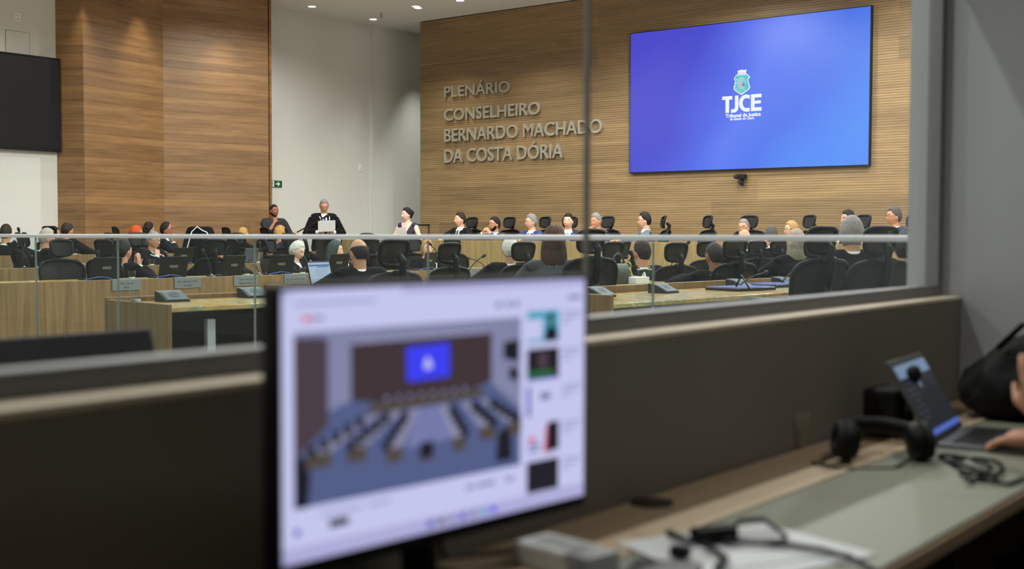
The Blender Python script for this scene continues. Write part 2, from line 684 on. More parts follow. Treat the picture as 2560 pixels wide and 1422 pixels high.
# ---------------------------------------------------------------- the big screen
SX0, SX1, SZ0, SZ1 = -12.115, -7.635, 2.333, 4.822
sc_ = thing('wall_screen_display', 'large lit blue video screen on the ribbed wood wall', 'screen', ((SX0 + SX1) / 2, YW, SZ0))
cw, ch_ = SX1 - SX0, SZ1 - SZ0
MB().box((0, -.04, ch_ / 2), (cw + .03, .08, ch_ + .03)).build('casing', BLACK, sc_)


def led():
    m = bpy.data.materials.new('screen_picture')
    m.use_nodes = True
    nt = m.node_tree
    L = nt.links.new
    p = nt.nodes['Principled BSDF']
    p.inputs['Base Color'].default_value = (.01, .01, .02, 1)
    tc = nd(nt, 'ShaderNodeTexCoord')
    mp = nd(nt, 'ShaderNodeMapping')
    mp.inputs['Rotation'].default_value = (0, rad(-28), 0)
    mp.inputs['Scale'].default_value = (.22, 1, .22)
    mp.inputs['Location'].default_value = (.5, 0, .1)
    L(tc.outputs['Object'], mp.inputs[0])
    n = nd(nt, 'ShaderNodeTexNoise', i_Scale=2.2, i_Detail=1., i_Distortion=.3)
    L(mp.outputs[0], n.inputs['Vector'])
    s = nd(nt, 'ShaderNodeSeparateXYZ')
    L(mp.outputs[0], s.inputs[0])
    a = nd(nt, 'ShaderNodeMath', operation='MULTIPLY_ADD')
    a.inputs[1].default_value = .35
    L(n.outputs['Fac'], a.inputs[0])
    L(s.outputs['X'], a.inputs[2])
    r = nd(nt, 'ShaderNodeValToRGB')
    e = r.color_ramp.elements
    e[0].position, e[0].color = .1, (*lin((70, 66, 205)), 1)
    e[1].position, e[1].color = 1., (*lin((66, 140, 252)), 1)
    for pos, c in ((.32, (56, 60, 206)), (.48, (62, 92, 232)), (.6, (78, 114, 242)), (.75, (58, 108, 238))):
        e.new(pos).color = (*lin(c), 1)
    L(a.outputs[0], r.inputs[0])
    L(r.outputs[0], p.inputs['Emission Color'])
    p.inputs['Emission Strength'].default_value = 1.08
    return m


MB().box((0, -.083, ch_ / 2), (cw, .006, ch_)).build('picture_area', led(), sc_)
WHITE_E = emit('screen_white', (250, 250, 255), 1.05)
TEAL_E = emit('screen_teal', (60, 214, 205), .95)
PALE_E = emit('screen_pale', (170, 214, 235), .95)
GREY_E = emit('screen_grey', (205, 205, 214), .9)
YS = -.089
ppm = cw / 600.0               # metres on the screen per measured pixel, about


def spx(x, y):                 # a point of the emblem measured in the photograph, in the screen's own frame
    p = on(x, y, 1, YW - .09)
    return p.x - (SX0 + SX1) / 2, p.z - SZ0


def screen_poly(name, pts, m, lift=0., parent=sc_):
    bb = MB()
    q = [spx(*p) for p in pts]
    bb.prism([(x, z) for x, z in q], .002, frame((0, YS - lift, 0), (1, 0, 0), (0, 0, 1)))
    return bb.build(name, m, parent)


def zz(x, y):                  # zoomed crop 1780..1930 / 160..320 back to the frame
    return 1780 + x * 150 / 1333, 160 + y * 160 / 1422


em = screen_poly('emblem_shield', [zz(*p) for p in ((485, 320), (545, 240), (780, 222), (850, 285), (805, 345), (820, 430), (848, 500), (830, 560), (655, 690), (500, 590), (478, 530), (500, 450), (515, 385))], WHITE_E)
screen_poly('emblem_field', [zz(*p) for p in ((505, 315), (552, 258), (775, 240), (825, 285), (788, 345), (802, 430), (828, 500), (810, 555), (655, 660), (518, 580), (500, 525), (520, 450), (532, 385))], TEAL_E, .004)
screen_poly('emblem_oval', [zz(660 + 98 * math.cos(q), 425 + 146 * math.sin(q)) for q in [2 * PI * k / 28 for k in range(28)]], PALE_E, .008)
screen_poly('emblem_tree', [zz(*p) for p in ((665, 418), (700, 375), (720, 385), (757, 412))], TEAL_E, .012)
screen_poly('emblem_sun', [zz(708 + 32 * math.cos(q), 462 + 36 * math.sin(q)) for q in [2 * PI * k / 16 for k in range(16)]], emit('screen_slate', (120, 130, 190), .9), .012)
screen_poly('emblem_base', [zz(*p) for p in ((565, 430), (660, 430), (660, 560), (600, 530))], GREY_E, .012)
for sx, sy in ((548, 350), (538, 428), (528, 500), (548, 553), (597, 588), (657, 612), (718, 578)):
    screen_poly('emblem_star', [zz(sx + (15 if k % 2 else 7) * math.sin(PI * k / 5), sy + (17 if k % 2 else 8) * math.cos(PI * k / 5)) for k in range(10)], WHITE_E, .008)
screen_poly('emblem_castle', [zz(*p) for p in ((560, 152), (585, 160), (600, 135), (625, 142), (640, 128), (690, 126), (705, 138), (730, 128), (775, 128), (768, 160), (752, 175), (770, 218), (565, 230), (585, 185))], WHITE_E, .004)
for bx in (615, 660, 708):
    screen_poly('emblem_window', [zz(bx - 8, 180), zz(bx + 8, 178), zz(bx + 8, 212), zz(bx - 8, 214)], GREY_E, .008)


def screen_text(body, x0, x1, ybase, ytop, bold):
    (a, z0), (c, _), (_, z1) = spx(x0, ybase), spx(x1, ybase), spx(x0, ytop)
    me = text_mesh(body, (z1 - z0) / CAP, .001, bold)
    mn, mxx = min(v.co.x for v in me.vertices), max(v.co.x for v in me.vertices)
    k = (c - a) / (mxx - mn)
    for v in me.vertices:
        v.co.x = (v.co.x - mn) * k
    mesh_obj('screen_text', me, WHITE_E, sc_, frame((a, YS - .002, z0), (1, 0, 0), (0, 0, 1)))


def arc(cx, cy, rx, ry, a0, a1, n=14):
    return [(cx + rx * math.cos(rad(a0 + (a1 - a0) * k / n)), cy - ry * math.sin(rad(a0 + (a1 - a0) * k / n))) for k in range(n + 1)]


for poly in ([(225, 725), (452, 710), (452, 788), (382, 793), (380, 1085), (300, 1090), (300, 797), (225, 802)],
             [(510, 703), (588, 697)] + arc(475, 955, 113, 128, 0, -75, 10) + [(420, 1082), (424, 1003), (455, 1006)] + arc(468, 950, 42, 54, -75, 0, 6),
             [(838, 772)] + [(842, 690)] + arc(765, 868, 165, 192, 70, 290, 22) + [(838, 1058), (836, 975)] + arc(768, 868, 88, 112, 292, 68, 18),
             [(865, 675), (1103, 657), (1100, 735), (945, 748), (945, 815), (1085, 805), (1085, 872), (945, 882), (945, 962), (1100, 955), (1100, 1035), (865, 1050)]):
    screen_poly('logo_letter', [zz(*p) for p in poly], WHITE_E)
screen_text('Tribunal de Justiça', 1814, 1902, 294.2, 285.2, .003)
screen_text('do Estado do Ceará', 1825, 1885, 301, 294.5, .002)

# camera bar under the screen
wc = on(1850, 441, 1, YW - .1)
t = thing('webcam', 'small black camera mounted under the blue screen', 'camera', (wc.x, YW, wc.z - .08))
MB().box((0, -.08, .08), (.2, .1, .08), bev=.015).build('body', BLACK, t)
MB().lathe([(.035, 0), (.035, .03), (.025, .035)], (0, 0, 0), 16).build('lens', BLACKM, t, True).matrix_local = frame((-.06, -.13, .08), (1, 0, 0), (0, 0, 1))
MB().box((0, -.03, .0), (.05, .06, .14), bev=.008).box((.0, -.07, -.02), (.09, .07, .03), bev=.008).build('mount', DARKM, t)

# black wall display on the left wall
t = thing('wall_display', 'big switched-off black display on the left white wall', 'screen', (XL, 9.6, 2.55))
MB().box((.06, 0, .76), (.1, 3.24, 1.53), bev=.012).build('casing', BLACK, t)
MB().box((.113, 0, .76), (.006, 3.16, 1.45)).build('screen_glass', mat('off_screen', (20, 20, 23), .25, spec=.3), t)

# exit sign, switch plate, outlet, access hatch
ex = on(686, 459.5, 0, XL)
t = thing('exit_sign', 'small green exit sign with white arrow on the white wall', 'sign', (XL, ex.y, ex.z))
GREEN = mat('sign_green', (16, 74, 52), .4)
SIGNW = mat('sign_white', (228, 236, 215), .5)
MB().box((.008, .0, 0), (.016, .36, .13)).build('plate', GREEN, t)
fr = frame((.017, 0, 0), (0, 1, 0), (0, 0, 1))
MB().prism([(.02, .012), (.09, .012), (.062, .045), (.085, .045), (.125, 0), (.085, -.045), (.062, -.045), (.09, -.012), (.02, -.012)], .003, fr).build('arrow', SIGNW, t)
b = MB().prism([(-.16, -.055), (-.02, -.055), (-.02, .055), (-.16, .055)], .002, fr)
b.build('running_panel', SIGNW, t)
fr2 = frame((.02, 0, 0), (0, 1, 0), (0, 0, 1))
b = MB()
b.prism([(-.075 + .012 * math.cos(q), .035 + .012 * math.sin(q)) for q in [PI * k / 5 for k in range(10)]], .002, fr2)
for poly in ([(-.1, .02), (-.07, .022), (-.06, -.01), (-.085, -.012)], [(-.085, -.01), (-.07, -.008), (-.05, -.03), (-.055, -.048), (-.066, -.03)],
             [(-.09, -.012), (-.076, -.012), (-.1, -.046), (-.125, -.046), (-.125, -.038), (-.107, -.036)], [(-.1, .02), (-.1, .012), (-.125, -.004), (-.13, .004)], [(-.07, .02), (-.06, .008), (-.04, .012), (-.04, .02)]):
    b.prism(poly, .002, fr2)
b.build('running_figure', GREEN, t)


def wall_plate(name, label, cat, px, py, h, w_, rocker=1):
    p = on(px, py, 0, XL)
    t = thing(name, label, cat, (XL, p.y, p.z))
    MB().box((.006, 0, 0), (.012, w_, h), bev=.003).build('plate', mat('plate_white', (232, 232, 228), .4), t)
    for k in range(rocker):
        z = (k - (rocker - 1) / 2) * h * .4
        MB().box((.014, 0, z), (.006, w_ * .5, h * .26), bev=.002).build('module', mat('plate_grey', (196, 198, 198), .4), t)


wall_plate('wall_plate', 'small white wall plate with two modules high on the left wall', 'wall plate', 43.5, 43, .13, .09, 2)
wall_plate('switch_plate', 'small white switch plate on the white wall beside the pier', 'wall plate', 900, 420, .12, .075, 1)
hp = on(44, 112, 0, XL)
t = thing('access_hatch', 'flush white access hatch above the black display', 'hatch', (XL, hp.y, hp.z))
MB().box((.004, 0, -.05), (.008, .4, .52)).build('hatch_panel', PLASTER, t)
b = MB()
for s in (-1, 1):
    b.box((.005, s * .203, -.05), (.009, .005, .53))
    b.box((.005, 0, -.05 + s * .263), (.009, .41, .005))
b.build('hatch_gap', mat('gap_grey', (140, 138, 132), .8), t)
# black handrail at the end of the screen wall
hr = on(1046, 562, 1, 17.5)
t = thing('handrail', 'thin black steel handrail at the left end of the lettered wall', 'handrail', (hr.x, 17.5, 0))
for q in (0, .3):
    MB().tube([(0, q, 0), (0, q, hr.z)], .016).build('post', BLACKM, t, True)
MB().tube([(0, -.02, hr.z), (0, .32, hr.z)], .018).build('rail', BLACKM, t, True)

# ---------------------------------------------------------------- glass balustrade between public side and floor
YR = 4.2
bal = thing('glass_balustrade', 'waist-high clear glass balustrade with thin aluminium top rail', 'balustrade', (-5, YR, 0))
RZ = lambda x: 1.2225 + (x + 4.86) * .0027
b = MB()
xa, xb = -10.2, -1.42
b.rings([[V((x + 5, dy, RZ(x) + dz)) for dy, dz in ((-.02, -.012), (.02, -.012), (.022, -.006), (.022, .006), (.018, .011), (-.018, .011), (-.022, .006), (-.022, -.006))] for x in (xa, xb)])
b.build('top_rail', ALU, bal)
JX = [-10.2, -8.45, -7.193, -6.298, -5.061, -3.827, -2.604, -1.43]
JM = mat('glass_edge', (120, 128, 120), .35, var=.1)
for a, c in zip(JX, JX[1:]):
    p = MB().box(((a + c) / 2 + 5, 0, .62), (c - a - .012, .01, 1.18)).build('glass_panel', GUARD, bal)
for x in JX[1:-1]:
    MB().box((x + 5, 0, .62), (.0045, .0112, 1.18)).build('panel_joint', JM, bal)
MB().box((-.81, 0, .02), (8.76, .06, .06), bev=.004).build('base_channel', ALU, bal)

# ---------------------------------------------------------------- court desk rows
DESKS = {}
INNERDARK = mat('dark_sheet', (70, 64, 60), .7)


def desk_row(key, far0, far1, depth, ztop, zup, label, side, legs=(), endz=None):
    """far0/far1 = ends of the panel on the side away from the seats; side = +1 seats at local -y"""
    far0, far1 = V((*far0, 0)), V((*far1, 0))
    d = far1 - far0
    ln = d.length
    t = thing('court_desk', label, 'desk', far0, math.atan2(d.y, d.x), 'rows of court desks')
    sg = side                      # seats towards sg * local y
    tier = {'F2': F2Z, 'F3': F3Z, 'R2': R2Z, 'R1': R1Z}.get(key, 0)
    DESKS[key] = (far0, d.normalized(), ln, ztop, sg, depth)
    MB().box((ln / 2, 0, (zup + tier) / 2), (ln, .03, zup - tier), bev=.003).build('front_panel', DESKWOOD_DIM, t)
    MB().box((ln / 2, sg * (depth / 2 + .015), ztop - .015), (ln - .06, depth - .02, .03), bev=.004).build('worktop', MARBLE, t)
    for k, x in enumerate((.015, ln - .015)):
        ez = endz or zup
        MB().box((x, sg * depth / 2, (ez + tier) / 2), (.03, depth + .02, ez - tier), bev=.003).build('end_panel', DESKWOOD_DIM, t)
    MB().box((ln / 2, sg * .022, (ztop - .1 + tier) / 2), (ln - .08, .012, ztop - .1 - tier)).build('dark_inner_sheet', INNERDARK, t)  # dark sheet added over the seat side of the front panel
    MB().box((ln / 2, sg * depth * .45, ztop - .06), (ln - .08, .05, .06)).build('apron', DARKM, t)
    for x in legs:
        MB().box((x, sg * (depth - .1), (ztop - .09 + tier) / 2), (.06, .04, ztop - .09 - tier), bev=.004).build('leg', ALU, t)
    return t


desk_row('F1', (-11.12, 3.2), (-10.62, 13.6), .7, .735, .75, 'long oak desk row with grey nameplates facing the aisle', 1, (1.5, 4, 6.5, 9))
desk_row('F2', (-13.3, 5.6), (-13.3, 13.9), .7, .79, .81, 'middle oak desk row behind the nameplate row', 1, (1.5, 4, 6.5))
desk_row('F3', (-15.6, 6.6), (-15.6, 14.3), .7, .89, .91, 'rearmost oak desk row nearest the planked wood wall', 1, (1.5, 4, 6))
desk_row('R3', (-8.72, 7.35), (-8.25, 13.6), .7, .735, .76, 'oak desk row of the robed man seen from behind', -1, (1.5, 4))
desk_row('R2', (-6.89, 4.5), (-6.1, 13.2), .74, .79, .822, 'marble-topped oak desk with a bare end panel behind the glass', -1, (.36, 2.4, 4.2, 6.), .81)
desk_row('R1', (-5.02, 6.28), (-4.5, 13.0), .86, .81, .862, 'marble-topped oak desk with blue folders nearest the window', -1, (2.4, 4.6), .866)


def row_pt(key, px, off=0., x0=None):
    """point of a desk row at measured column px; off = distance from the far panel towards the seats"""
    f0, d, ln, zt, sg, dp = DESKS[key]
    nrm = V((-d.y, d.x, 0)) * sg
    o = f0 + nrm * off
    r = ray(px, 600)
    # solve CAM + r*t = o + d*s  (plan view)
    det = r.x * -d.y + d.x * r.y
    bx, by = o.x - CAM.x, o.y - CAM.y
    t = (bx * -d.y + d.x * by) / det
    return V((CAM.x + r.x * t, CAM.y + r.y * t, zt)), nrm, d


def z_at(p, py):               # height above the floor of a measured row at plan position p
    h = V((p.x, p.y, 0)) - V((0, 0, 0))
    # bisect on height
    lo, hi = -1., 4.
    for _ in range(40):
        m = (lo + hi) / 2
        q = V((p.x, p.y, m)) - CAM
        y = CY - FPX * q.dot(UP) / q.dot(FW)
        if y > py:
            lo = m
        else:
            hi = m
    return (lo + hi) / 2


# the dais bench
t = thing('dais_bench', 'long raised oak bench of the presiding table below the screen', 'bench desk', (-15.75, 15.0, 0))
MB().box((6.6, .02, .555), (13.2, .04, 1.11), bev=.003).build('front_panel', DAISWOOD_LIT, t)
MB().box((6.6, .36, 1.085), (13.16, .66, .03), bev=.004).build('worktop', DAISWOOD_LIT, t)
MB().box((.02, .35, .55), (.04, .7, 1.1), bev=.003).build('end_panel', DAISWOOD_LIT, t)
MB().box((13.18, .35, .55), (.04, .7, 1.1), bev=.003).build('end_panel', DAISWOOD_LIT, t)

# ---------------------------------------------------------------- the office chair (master)
CH = thing('swivel_chair', '', 'chair', (0, 0, -50))
MESHC = meshcloth('chair_mesh', (17, 16, 16), .03)
SEATC = mat('seat_fabric', (22, 22, 25), .9, scale=200)


def bowed(w0, h0, z0, y0, bow, n=10, corner=.35, taper=0., lean=0.):
    """outline of a rounded, sideways-bowed back as closed loop of points"""
    pts = []
    for k in range(40):
        q = 2 * PI * k / 40
        cx, cz = math.cos(q), math.sin(q)
        e = corner
        x = math.copysign(abs(cx) ** e, cx)
        z = math.copysign(abs(cz) ** e, cz)
        ww = w0 * (1 + taper * z)
        pts.append(V((x * ww, y0 + bow * (1 - x * x) * -1 + bow + lean * z, z0 + z * h0)))
    return pts


def backpanel(w0, h0, z0, y0, bow, corner, taper, lean):
    o = bowed(w0, h0, z0, y0, bow, corner=corner, taper=taper, lean=lean)
    b = MB()
    c = [V((p.x * .5, y0 + bow - bow * (1 - (p.x * .5 / w0) ** 2) + lean * (p.z - z0) / h0 * .5, z0 + (p.z - z0) * .5)) for p in o]
    ctr = V((0, y0, z0))
    n = len(o)
    va = [b.b.verts.new(p) for p in o]
    vb = [b.b.verts.new(p) for p in c]
    vc = b.b.verts.new(ctr)
    for i in range(n):
        b.b.faces.new((va[i], va[(i + 1) % n], vb[(i + 1) % n], vb[i]))
        b.b.faces.new((vb[i], vb[(i + 1) % n], vc))
    return b, o


# +y is the way the sitter faces
b, o = backpanel(.235, .21, .715, -.27, .05, .55, .10, -.03)
b.build('back_mesh', MESHC, CH, True)
MB().tube(o, .017, 8, close=True).build('back_frame', BLACK, CH, True)
b, o = backpanel(.115, .082, 1.06, -.27, .03, .5, .08, -.015)
b.build('headrest', MESHC, CH, True)
MB().tube(o, .016, 8, close=True).build('headrest_frame', BLACK, CH, True)
MB().tube([(0, -.30, .74), (0, -.345, .9), (0, -.33, .96), (0, -.345, 1.0), (0, -.30, 1.045)], [.026, .03, .024, .028, .022], 10).tube([(-.06, -.315, .93), (.06, -.315, .93)], .022, 8).build('headrest_stem', BLACK, CH, True)
MB().tube([(0, -.30, .78), (0, -.33, .6), (0, -.24, .44), (0, -.05, .41)], [.03, .035, .035, .04], 10, .6).build('back_stem', BLACK, CH, True)
b = MB()
b.box((0, 0, .455), (.48, .46, .06), bev=.025)
b.build('seat', SEATC, CH, True)
for s in (-1, 1):
    MB().tube([(s * .2, -.04, .42), (s * .275, -.04, .43), (s * .285, -.03, .64)], .018, 8).box((s * .285, .0, .655), (.075, .25, .028), bev=.012).build('armrest', BLACK, CH, True)
MB().lathe([(.05, .08), (.05, .16), (.026, .165), (.026, .41), (.07, .42)], seg=14).build('gas_column', DARKM, CH, True)
for k in range(5):
    q = 2 * PI * k / 5 + .3
    l = MB().tube([(.03 * math.cos(q), .03 * math.sin(q), .11), (.3 * math.cos(q), .3 * math.sin(q), .07)], [.03, .018], 8).build('leg', BLACK, CH, True)
    MB().box((.3 * math.cos(q), .3 * math.sin(q), .028), (.045, .045, .055), bev=.018).build('caster', BLACK, l)
remember(CH)


def chair(p, heading, tier, label, group=None, dz=0.):
    """heading = plan direction the chair faces"""
    return place(CH, (p.x, p.y, tier), math.atan2(-heading.x, heading.y), label, group or 'black mesh swivel chairs of the court')


# ---------------------------------------------------------------- small things on the desks (masters)
# laptop seen from the lid side; +y is towards the user
LIDM = mat('laptop_lid', (16, 17, 19), .5, spec=.25)
LOGO = mat('laptop_logo', (175, 176, 178), .35, .6)
LP = thing('laptop', '', 'laptop', (0, 0, -50))
MB().box((0, .12, .008), (.34, .235, .016), bev=.005).build('base', LIDM, LP)
MB().box((0, .12, .0165), (.29, .1, .002)).build('keyboard', BLACKM, LP)
tilt = M4.Translation((0, 0, .014)) @ M4.Rotation(rad(-17), 4, 'X')
# lid stands at y=0 and leans away from the user (towards -y)
tilt = M4.Translation((0, 0, .014)) @ M4.Rotation(rad(14), 4, 'X')
lid = MB().box((0, 0, .115), (.34, .009, .23), bev=.003).build('lid', LIDM, LP)
lid.matrix_local = tilt
sc = MB().box((0, .0052, .118), (.31, .001, .19)).build('screen', emit('laptop_screen', (70, 90, 130), .8), LP)
sc.matrix_local = tilt
me = text_mesh('VAIO', .042, .0006, .001, 'CENTER', 1.1)
lo = mesh_obj('logo', me, LOGO, LP)
lo.matrix_local = tilt @ frame((0, -.0052, .105), (1, 0, 0), (0, 0, 1))
remember(LP)


def laptop(key, px, label, turn=0., off=.3, dz=0.):
    p, n, d = row_pt(key, px, off)
    return place(LP, p + V((0, 0, dz)), math.atan2(-n.x, n.y) + turn, label, 'black laptops on the desk rows')


TUM = thing('tumbler', '', 'glass', (0, 0, -50))
MB().lathe([(.001, .004), (.03, .004), (.036, .03), (.037, .095), (.0345, .095), (.0335, .03), (.028, .012), (.001, .012)], seg=20, cap=False).build('bowl', CLEAR, TUM, True)
MB().lathe([(.001, .013), (.0275, .013), (.032, .032), (.001, .032)], seg=20, cap=False).build('water', mat('water', (205, 215, 212), .05, spec=.8), TUM, True)
MB().lathe([(.001, 0), (.034, 0), (.036, .003), (.001, .004)], seg=20, cap=False).build('coaster', PAPER, TUM, True)
remember(TUM)


def tumbler(key, px, label, off=.1):
    p, n, d = row_pt(key, px, off)
    return place(TUM, p, random.random(), label, 'water glasses on the desks')


# gooseneck microphone: foot at origin, neck rising towards local +y by reach
def gooseneck(p, head, label, cat='microphone', foot=True, r=.0055, group='gooseneck microphones on the desks'):
    t = thing('gooseneck_microphone', label, cat, p, 0, group)
    h = V(head) - V(p)
    a, c = V((0, 0, .02)), h
    m = V((h.x * .25, h.y * .25, h.z * .62 + .02))
    pts = [a.lerp(m, k / 5).lerp(m.lerp(c, k / 5), k / 5) for k in range(6)]
    if foot:
        MB().lathe([(.052, 0), (.055, .008), (.045, .02), (.012, .028)], seg=18).build('foot', DARKM, t, True)
        MB().ell((0, 0, .03), .012).build('neck_collar', STEEL, t, True)
    MB().tube(pts, r, 8).build('neck', BLACKM, t, True)
    dr = (pts[-1] - pts[-2]).normalized()
    MB().tube([c - dr * .01, c + dr * .012, c + dr * .035, c + dr * .05], [.009, .017, .018, .010], 10).build('capsule', BLACKM, t, True)
    return t


# wedge-shaped voting console
CON = thing('voting_console', '', 'console', (0, 0, -50))
b = MB()
b.prism([(-.08, 0), (.08, 0), (.08, .014), (-.02, .062), (-.08, .07)], .17, M4(((0, 0, 1, -.085), (1, 0, 0, 0), (0, 1, 0, 0), (0, 0, 0, 1))))
b.build('wedge', mat('console_grey', (34, 37, 42), .5), CON)
TI = M4.Rotation(math.atan2(-.048, .10), 4, 'X')
MB().box((0, .03, .0395), (.145, .105, .003), rot=TI).build('key_plate', mat('console_plate', (72, 80, 88), .55), CON)
b = MB()
for q in range(3):
    rr_ = .012 * (q + 1)
    b.tube([V((rr_ * math.cos(a), .02 + .9 * rr_ * math.sin(a), .0455 - .43 * rr_ * math.sin(a))) for a in [2 * PI * k / 20 for k in range(20)]], .0016, 5, close=True)
b.build('speaker_grille', BLACKM, CON, True)
remember(CON)


def console(p, rz, label, s=1.):
    o = place(CON, p, rz, label, 'wedge voting consoles on the marble desks')
    return o


# ---------------------------------------------------------------- things on the rows
for key, px, lb, tn in (('F2', 220, 'laptop on the middle row left of the praying robed judge', .1),
                        ('F1', 262, 'lidded-open black laptop next to the praying robed judge, leftmost of the nameplate row', .05),
                        ('F1', 430, 'black laptop with blue cable on the nameplate row below the man with red tie', -.05),
                        ('F2', 455, 'black laptop in front of the draped black robe', .1),
                        ('F1', 580, 'black laptop with thin bright lid edge on the nameplate row', .2),
                        ('F1', 700, 'black laptop before the white-haired man on the nameplate row', -.1),
                        ('F1', 843, 'black laptop behind the bright laptop, before the woman with veiled hair', .1),
                        ('F1', 1070, 'black laptop before the blonde woman', .3)):
    if px != 220:
        laptop(key, px, lb, tn)
# the one open laptop with lit screen facing us, on the row of the robed man
p, n, d = row_pt('R3', 806, .3)
lt = thing('laptop', 'open laptop with lit white document screen beside the balding robed man', 'laptop', p, math.atan2(-n.x, n.y) + .25)
MB().box((0, .12, .008), (.34, .235, .016), bev=.005).build('base', LIDM, lt)
MB().box((0, 0, .115), (.34, .009, .23), bev=.003).build('lid', LIDM, lt).matrix_local = tilt
b = MB()
b.box((0, .0055, .118), (.32, .001, .2))
b.mi = 1
b.box((0, .0062, .19), (.31, .0008, .014)).box((-.05, .0062, .175), (.18, .0008, .008))
b.mi = 2
for k in range(5):
    b.box((-.03 + .01 * (k % 3), .0062, .15 - .022 * k), (.2 - .03 * (k % 2), .0008, .004))
b.build('screen', [emit('doc_white', (205, 220, 248), .75), emit('doc_blue', (60, 90, 190), .7), emit('doc_line', (140, 160, 200), .7)], lt).matrix_local = tilt
# white lid laptop at the F1 row partly seen by the grey tablet
p, n, d = row_pt('F2', 628, .3)
t = thing('tablet_stand', 'grey-blue tablet standing on the middle row beside a water glass', 'tablet', p + V((0, 0, 0)), math.atan2(-n.x, n.y))
MB().box((0, 0, .12), (.24, .01, .2), rot=M4.Rotation(.2, 4, 'X'), bev=.004).build('slab', mat('tablet_grey', (70, 80, 88), .4), t)
MB().box((0, .05, .03), (.1, .1, .012), rot=M4.Rotation(-.5, 4, 'X'), bev=.004).build('stand_foot', DARKM, t)

for key, px, lb in (('F3', 34, 'water glass on the rear row at the far left edge'), ('F2', 98, 'water glass on the middle row beside the grey-haired robed man'),
                    ('F3', 187, 'water glass before the judge with a thinning crown'), ('F2', 379, 'water glass before the man with red tie'),
                    ('F1', 329, 'water glass above the leftmost nameplate'), ('F1', 617, 'wide water glass above the third nameplate'),
                    ('F2', 646, 'water glass right of the balustrade joint on the middle row'), ('F1', 756, 'water glass before the white-haired man'),
                    ('R2', 337, 'empty glass standing on the bare end of the marble desk')):
    tumbler(key, px, lb, .12 if key != 'R2' else .3)
for (key, px, py), (hx, hy, hr), lb in ((('F2', 60, 640), (48, 578, 'F2'), 'gooseneck microphone standing up against the left white wall'),
                                        (('F1', 528, 688), (511, 632, 'F1'), 'gooseneck microphone in the middle of the nameplate row'),
                                        (('F1', 647, 686), (640, 668, 'F1'), 'short gooseneck microphone right of the balustrade joint'),
                                        (('F2', 676, 655), (664, 632, 'F2'), 'gooseneck microphone on the middle row below the curly blonde head'),
                                        (('F2', 655, 628), (650, 612, 'F2'), 'gooseneck microphone in front of the man leaning on the wood wall'),
                                        (('F2', 776, 652), (757, 622, 'F2'), 'gooseneck microphone right of the white-haired man'),
                                        (('F1', 880, 648), (873, 640, 'F1'), 'bent gooseneck microphone before the woman with veiled hair'),
                                        (('F1', 1108, 667), (1078, 613, 'F1'), 'gooseneck microphone right of the blonde woman'),
                                        (('F1', 1214, 668), (1173, 646, 'F1'), 'low bent gooseneck microphone at the far end of the nameplate row'),
                                        (('R3', 1164, 712), (1206, 642, 'R3'), 'tall gooseneck microphone in front of the empty central chair'),
                                        (('R3', 1677, 684), (1696, 622, 'R3'), 'thin gooseneck microphone behind the thicker one'),
                                        (('R2', 1686, 688), (1718, 610, 'R2'), 'thick black gooseneck microphone with big head before the oak bench')):
    p, n, d = row_pt(key, px, .16)
    q, _, _ = row_pt(hr, hx, .2)
    gooseneck(p, V((q.x, q.y, z_at(q, hy))), lb, r=.0075 if 'thick ' in lb else .0055)
for key, px, off, lb, tn in (('R2', 430, .2, 'grey wedge console at the bare end of the marble desk', .9), ('R2', 633, .15, 'grey wedge console cut by the balustrade joint', .9),
                             ('R1', 1660, .28, 'large grey wedge console in front of the water glass and tissues', .95), ('R1', 1850, .2, 'grey wedge console behind the longer blue folder', .95),
                             ('R1', 1962, .2, 'grey wedge console behind the farther blue folder', .95), ('R2', 1590, .5, 'grey wedge console beside the gold ornament', .95),
                             ('R2', 1697, .35, 'grey wedge console behind the blue papers', .95), ('R1', 1500, .3, 'grey wedge console at the monitor edge', .95)):
    p, n, d = row_pt(key, px, off)
    console(p, math.atan2(-n.x, n.y) + (tn - .92) * 3, lb)
# tall goosenecks bending over the R1 folders
for px, off, hx, hy, lb in ((1850, .32, 1912, 682, 'arched thin gooseneck microphone over the longer blue folder'), (1955, .32, 2000, 672, 'arched thin gooseneck microphone over the farther blue folder')):
    p, n, d = row_pt('R1', px, off)
    q, _, _ = row_pt('R1', hx, off)
    gooseneck(p, V((q.x, q.y, z_at(q, hy))), lb, foot=False)
NP = mat('nameplate_steel', (138, 142, 142), .35, .5)
NT = mat('nameplate_text', (70, 72, 74), .5)
for px, l1, l2, lb, key in ((315, 'Des. Luiz de', 'Maria', 'leftmost grey nameplate on the front oak panel', 'F1'), (468, 'Des. Heráclito Vieira', 'Carneiro', 'grey nameplate below the blue-cabled laptop', 'F1'),
                            (614, 'Des. Francisco', 'Gladyson Pontes', 'grey nameplate cut by the balustrade joint, below the wide water glass', 'F1'), (738, 'Des. Durval Aires Filho', '', 'one-line grey nameplate below the white-haired man', 'F1'),
                            (217, 'Des.', '', 'small grey nameplate on the middle row left of the laptop', 'F2'), (1192, 'Des.', '', 'small grey nameplate right of the central empty chair', 'F1')):
    p, n, d = row_pt(key, px, -.02)
    zt = {'F1': .75, 'F2': .81}[key]
    t = thing('nameplate', lb, 'nameplate', (p.x, p.y, zt - .055), math.atan2(d.y, d.x), 'nameplates on the desk fronts')
    MB().box((0, -.003, 0), (.33, .006, .115), bev=.002).build('plate', NP, t)
    MB().box((0, .02, .058), (.33, .05, .004)).build('hook', NP, t)
    for s, z in ((l1, .005 if l2 else -.01), (l2, -.035)):
        if s:
            mesh_obj('name_text', text_mesh(s, .03, .0006, 0, 'CENTER'), NT, t, frame((0, -.0068, z), (1, 0, 0), (0, 0, 1)))
